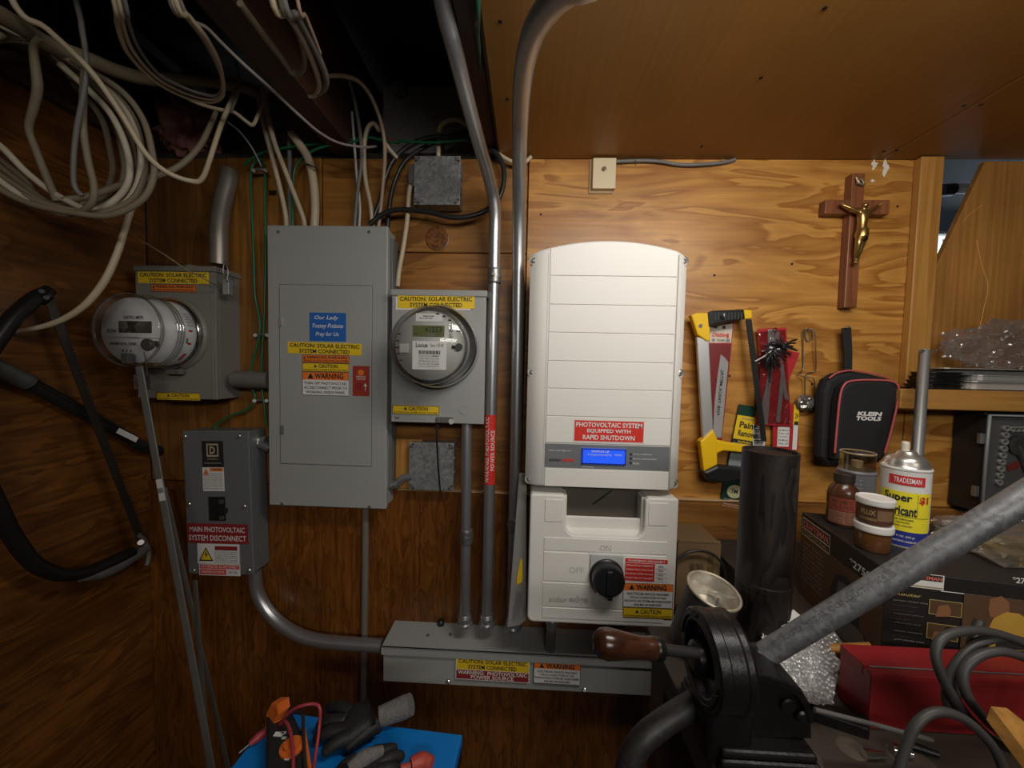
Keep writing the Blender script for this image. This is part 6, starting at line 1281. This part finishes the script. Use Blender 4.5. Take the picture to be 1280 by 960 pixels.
for k, (px, py, lab) in enumerate(((325, 213, 'upper of three silver clamps on the green earth wires'), (327, 419, 'middle of three silver clamps on the green earth wires'), (326, 501, 'lowest of three silver clamps on the green earth wires'))):
    t = thing('earth_clamp', lab, 'clamp', pd(px, py, .9), 'earth wire clamps')
    mk('strap', MB().tube([pd(px - 9, py, .893), pd(px, py - 1, .889), pd(px + 9, py, .895)], .0035, 8, 3), M('dull_hasp'), t)
    for d in (-8, 7): mk('screw', MB().cyl(pd(px + d, py, .893), pd(px + d, py, .884), .0042, n=10), M('dull_hasp'), t)
cabl('thin_wire', 'thin brass-coloured wire from the coil to the meter box corner', c3([(91, 240), (102, 256), (125, 274), (165, 294), (205, 318), (235, 338), (262, 352), (276, 360)], .66, .83), .0014, M('dull_brass_wire', (.22, .17, .09, 1), .4, .6))
cabl('thin_wire', 'bare wire looped at the bonding terminal', c3([(284, 352), (279, 340), (281, 328), (285, 338), (284, 350)], .83, .83), .0016, STEEL)
cabl('thin_wire', 'thin bluish wire dropping to the upper earth clamp', c3([(284, 152), (300, 165), (315, 185), (327, 208)], .84, .89), .0018, M('bluish_wire', (.30, .33, .36, 1), .4))
tag(mk('cable_tie', MB().tube([pd(383, 205, .868), pd(391, 208, .862), pd(397, 212, .872)], .0018, 6, 3), BLACKC), 'small black tie round the fattest panel cable', 'cable tie')
tag(mk('red_sleeve', MB().tube([pd(484, 174.5, .880), pd(499, 178, .880)], .0043, 8, 1), M('dark_red_sleeve', (.20, .03, .03, 1), .5)), 'dark red sleeve on the green earth wire', 'sleeve')
# insulation tuft
random.seed(8); ib = bmesh.new(); bmesh.ops.create_icosphere(ib, subdivisions=5, radius=1)
for v in ib.verts:
    d = v.co.normalized(); q = 1 + .35 * mn.noise(d * 2.5) + .22 * mn.noise(d * 7) + .1 * mn.noise(d * 19); v.co = Vector((d.x * .065 * q, d.y * .05 * q, d.z * .075 * q))
tag(mk('insulation_tuft', MB().bm(ib, Matrix.Translation(pd(236, 158, .94)), True), M('pink_fibreglass', (.28, .12, .10, 1), .9, 0, .5, 60, 1.0, 120)), 'tuft of pinkish insulation above the left wall corner', 'insulation')
tag(mk('cobweb_dust', MB().bm((lambda b: (bmesh.ops.create_icosphere(b, subdivisions=3, radius=.016), [setattr(v, 'co', v.co * random.uniform(.6, 1.3)) for v in b.verts], b)[2])(bmesh.new()), Matrix.Translation(pd(500, 112, .965)), True), M('dust_grey', (.16, .16, .15, 1), .95, 0, .4, 90)), 'clump of grey dust on the foundation block', 'dust')

# ================================================================== left corner: saw, rod, strips
XS = XL + .064
sx = lambda x, y, dx=0: px_x(x, y, XS + dx)
BS = thing('bow_saw', 'black bow saw hanging on the dark left wall', 'bow saw', sx(110, 725))
SAWB = M('saw_black_paint', (.012, .011, .011, 1), .35, .2, .2)
fr_ = [sx(57, 367), sx(40, 376), sx(8, 408), sx(-28, 470), sx(-32, 560), sx(0, 640), (sx(22, 680)), sx(45, 706), sx(75, 718), sx(105, 716), sx(135, 704), sx(165, 690)]
mk('frame_tube', MB().tube(fr_, .0125, 14, 8), SAWB, BS)
mk('front_clamp', MB().tube([sx(46, 374), sx(62, 362)], [.014, .010], 10, 1), SAWB, BS)
b0, b1 = sx(56, 366), sx(180, 688); bd = (b1 - b0).normalized(); bn = VX.cross(bd).normalized()
bl = MB().prism([b0 + bn * .008, b0 - bn * .006, b1 - bn * .006, b1 + bn * .008], (.0016, 0, 0))
Ls = (b1 - b0).length; nT = int(Ls / .007); sg = 1 if (bn.y > 0) else -1
for k in range(nT):
    p_ = b0 + bd * (k + .5) * Ls / nT + bn * .0075 * sg
    bl.prism([p_ - bd * .003, p_ + bd * .003, p_ + bn * .006 * sg], (.0016, 0, 0))
mk('blade', bl, M('old_saw_blade', (.05, .043, .036, 1), .4, .6, .3, 50), BS)
mk('handle', MB().tube([sx(100, 722), sx(128, 716), sx(150, 706), sx(172, 692), sx(184, 684)], [.008, .013, .013, .012, .009], 12, 6), M('scuffed_grip', (.12, .11, .10, 1), .45, .2, .5, 60), BS)
mk('lever', MB().tube([sx(184, 706), sx(186, 692), sx(180, 676), sx(172, 668)], .0055, 8, 5), M('dull_hasp'), BS)
mk('blade_pin', MB().cyl(sx(176, 678, -.006), sx(176, 678, .008), .006, n=10), STEEL, BS)
for k, q_ in enumerate(((52, 364), (58, 372))): mk('bolt', MB().cyl(sx(*q_, .006), sx(*q_, .016), .004, n=8), M('dark_shaft'), BS)
ro = thing('black_rod_tool', 'long black ribbed rod tool with pale tag behind the bow saw', 'tool', px_x(200, 566, XL + .02))
xr = XL + .02; rp = lambda x, y, dx=0: px_x(x, y, xr + dx)
mk('shaft', MB().tube([rp(-25, 448), rp(60, 492), rp(120, 525), rp(168, 551)], [.015, .013, .012, .012], 12, 2), M('rod_black', (.03, .028, .027, 1), .3, .4, .3), ro)
mk('sleeve', MB().tube([rp(-25, 450, .006), rp(36, 478, .006)], .0155, 12, 1), M('worn_sleeve', (.12, .115, .11, 1), .35, .5, .4, 40), ro)
mk('rib', MB().tube([rp(30, 470, .012), rp(150, 535, .012)], .003, 6, 1), M('rod_black'), ro)
mk('end_knob', MB().tube([rp(165, 552), rp(178, 558), rp(198, 564), rp(206, 567)], [.010, .014, .014, .006], 12, 4), BLACKP, ro)
ta, tb2 = rp(147, 538, .0145), rp(171, 550, .0145); td = (tb2 - ta).normalized(); tn = VX.cross(td)
mk('tag', MB().prism([ta + tn * .006, ta - tn * .006, tb2 - tn * .006, tb2 + tn * .006], (.001, 0, 0)), WHITE, ro, 'white paper tag')
def strip(name, label, a, b, w_, mat, th=.003):
    t = thing(name, label, 'metal strip', b); d = (b - a).normalized(); s = d.cross(VY).normalized()
    mk('bar', MB().prism([a + s * w_, a - s * w_, b - s * w_, b + s * w_], (0, th, 0), .0006), mat, t)
    mk('flange', MB().prism([a - s * w_, a - s * (w_ - .002), b - s * (w_ - .002), b - s * w_], (0, .006, 0)), mat, t); return t, a, d, s
STR = M('zinc_strip', (.22, .22, .21, 1), .45, .5, .15, 30)
s1a, s1b = pd(173, 458, .745), pd(264, 962, .70)
k_ = (0.02 - s1a.z) / (s1b.z - s1a.z); s1e = s1a + (s1b - s1a) * k_
t, a, d, s = strip('metal_strip', 'longest grey metal strip leaning in the left corner, with white sticker', s1a, s1e, .0072, STR)
q_ = a + d * ((pd(197, 612, .755) - a).dot(d)); mk('sticker', MB().prism([q_ + s * .0062 - d * .022, q_ - s * .0062 - d * .022, q_ - s * .0062 + d * .022, q_ + s * .0062 + d * .022], (0, -.0006, 0)), PAPER, t, 'small white paper sticker')
mk('sticker_print', MB().prism([q_ + s * .006 - d * .004 - VY * .0007, q_ - s * .006 - d * .004 - VY * .0007, q_ - s * .006 + d * .006 - VY * .0007, q_ + s * .006 + d * .006 - VY * .0007], (0, -.0002, 0)), INKG, t)
STR2 = M('dull_strip', (.16, .15, .135, 1), .5, .4, .15, 30)
for lab, A0, B0, w_, D0, D1 in (('middle dull strip behind the disconnect box corner', (205, 610), (284, 958), .0052, .86, .80), ('right dull strip leaning under the disconnect box', (243, 726), (259, 958), .0052, .80, .745)):
    a, b = pd(*A0, D0), pd(*B0, D1); k_ = (0.02 - a.z) / (b.z - a.z); strip('metal_strip', lab, a, a + (b - a) * k_, w_, STR2)

# ================================================================== blue work surface at the bottom, meter and gloves
TZ = ZC - .55
pA, pB = pz(345, 889, TZ), pz(578, 918, TZ)
rd = Vector((pB.x - pA.x, pB.y - pA.y, 0)); rn = Vector((rd.y, -rd.x, 0)).normalized()
pC, pD_ = pB + rn * .26, pA + rn * .26
TBL = thing('blue_table', 'bright blue topped small work table at the bottom', 'table', Vector(((pA.x + pC.x) / 2, (pA.y + pC.y) / 2, 0)))
mk('top', MB().prism([pA, pD_, pC, pB], (0, 0, -.018), .002), M('blue_board', (.0, .16, .50, 1), .5, 0, .05), TBL)
mk('underside_frame', MB().prism([p_ - VZ * .0185 for p_ in (pA, pD_, pC, pB)], (0, 0, -.02)), BLACKP, TBL)
for p_ in (pA, pB, pC, pD_):
    m_ = (pA + pC) / 2; q_ = p_ + (m_ - p_) * .12; mk('leg', MB().box(q_.x - .014, q_.x + .014, q_.y - .014, q_.y + .014, 0, TZ - .0387), BLACKP, TBL)
tp = lambda x, y, h=0.0: pz(x, y, TZ + h)
# clamp meter
OR = M('orange_plastic', (.60, .13, .02, 1), .4, 0, .06)
CMt = thing('clamp_meter', 'black and orange clamp meter lying on the blue table', 'clamp meter', tp(345, 925))
def slab(pts, h0, h1, bev=.002): return MB().prism([tp(x, y, h0) for x, y in pts][::-1], (0, 0, h1 - h0), bev)
mk('body', slab([(331, 990), (333, 905), (340, 894), (362, 896), (378, 930), (386, 990)], .012, .030, .004), BLACKP, CMt)
mk('jaw', MB().prism([tp(330, 914, .014), tp(333, 890, .03), tp(338, 880, .045), tp(347, 880, .05), tp(348, 893, .045), tp(341, 905, .03), tp(333, 924, .014)], (.012, .010, .004), .0025), OR, CMt)
mk('dial', MB().lathe([(.015, 0), (.015, .003), (.010, .004), (.010, .008), (.0001, .008)], tp(365, 935, .030), VZ, 24, False), OR, CMt)
mk('orange_side', slab([(376, 925), (382, 926), (392, 990), (386, 990)], .010, .031, .002), OR, CMt)
for k in range(6):
    p_ = tp(354.5 + k * .9, 916 + k * 6.5, .0306); mk('dial_mark', MB().box(p_.x - .003, p_.x + .003, p_.y - .0016, p_.y + .0016, p_.z - .0004, p_.z + .0006), PAPER, CMt)
p_ = tp(349, 917, .0306); mk('printed_symbol', MB().box(p_.x - .006, p_.x + .006, p_.y - .004, p_.y + .002, p_.z - .0004, p_.z + .0006), PAPER, CMt)
PINKL = M('red_test_lead', (.32, .035, .05, 1), .4)
def lead(label, pts, r, mat): return tag(mk('test_lead', MB().tube([tp(*q) for q in pts], r, 8, 7), mat), label, 'test lead')
lead('red test lead arching high from the clamp meter', [(352, 902, .035), (362, 890, .05), (375, 883, .06), (392, 880, .06), (400, 886, .055), (399, 910, .035), (395, 940, .02), (388, 985, .012)], .0022, PINKL)
lead('second red test lead looping over the meter body', [(350, 905, .036), (357, 902, .045), (363, 915, .045), (366, 940, .042), (367, 985, .038)], .0022, PINKL)
lead('black test lead curving over the blue table', [(368, 890, .035), (378, 893, .04), (379, 910, .036), (380, 935, .034), (383, 985, .034)], .0022, BLACKC)
pr = thing('test_probe', 'red test probe lying beside the clamp meter', 'probe', tp(312, 930))
mk('handle', MB().tube([tp(335, 912, .012), tp(322, 922, .010), tp(312, 930, .008)], [.005, .006, .0035], 10, 4), PINKL, pr)
mk('tip', MB().tube([tp(312, 930, .008), tp(299, 941, .003)], .0012, 6, 1), STEEL, pr)
# gloves
GL = M('charcoal_glove', (.012, .0115, .011, 1), .6, 0, .25, 120, .4, 300); GK = M('grey_knit_cuff', (.15, .14, .135, 1), .9, 0, .35, 160, 1.0, 350)
def glove(label, wrist, knuckles, tips, thumb, r, h):
    t = thing('work_glove', label, 'glove', tp(*wrist)); W_ = tp(wrist[0], wrist[1], h + .012)
    verts = [W_]; edges = []; rad = [(r * 1.25, r * .95)]
    mid = tp((wrist[0] + sum(k[0] for k in knuckles) / 4) / 2, (wrist[1] + sum(k[1] for k in knuckles) / 4) / 2, h + .015); verts.append(mid); edges.append((0, 1)); rad.append((r * 1.7, r * 1.0))
    for kx, tx in zip(knuckles, tips):
        a, b = tp(kx[0], kx[1], h + .012), tp(*tx); m_ = a.lerp(b, .5) + VZ * .006; i = len(verts)
        verts += [a, m_, b]; edges += [(1, i), (i, i + 1), (i + 1, i + 2)]; rad += [(r * .72, r * .7), (r * .56, r * .56), (r * .42, r * .42)]
    a, b = tp(*thumb[0]), tp(*thumb[1]); i = len(verts); verts += [a, b]; edges += [(0, i), (i, i + 1)]; rad += [(r * .62, r * .6), (r * .42, r * .42)]
    mk('glove_body', skinmesh(verts, edges, rad, 2), GL, t, 'charcoal coated palm and fingers'); return t
g1 = glove('charcoal work glove with grey knit cuff lying across the blue table', (478, 892), [(440, 893), (432, 902), (430, 914), (438, 922)], [(408, 884, .012), (395, 908, .012), (391, 925, .010), (402, 944, .010)], ((455, 918, .018), (430, 938, .012)), .017, .006)
mk('cuff', MB().tube([tp(474, 896, .020), tp(490, 890, .022), tp(505, 884, .026), (tp(514, 880, .030))], [.013, .0145, .0155, .0145], 16, 5), GK, g1)
g2 = glove('second charcoal glove at the front of the blue table', (425, 985), [(452, 955), (462, 952), (470, 958), (472, 968)], [(482, 936, .020), (497, 935, .018), (506, 945, .014), (500, 962, .012)], ((430, 958, .02), (448, 944, .026)), .015, .008)
mk('grey_back', MB().tube([tp(436, 962, .034), tp(455, 948, .036), tp(478, 938, .032)], [.007, .010, .006], 10, 5), GK, g2)
pl = thing('red_handled_tool', 'red handled tool lying at the front right of the blue table', 'tool', tp(525, 955))
mk('grip', MB().tube([tp(540, 955, .012), tp(528, 951, .012), tp(514, 957, .012)], [.008, .010, .009], 10, 4), M('red_grip', (.42, .06, .04, 1), .45), pl)
mk('shank', MB().tube([tp(514, 957, .012), tp(498, 962, .011), tp(480, 975, .01)], .0045, 8, 3), M('red_grip'), pl)
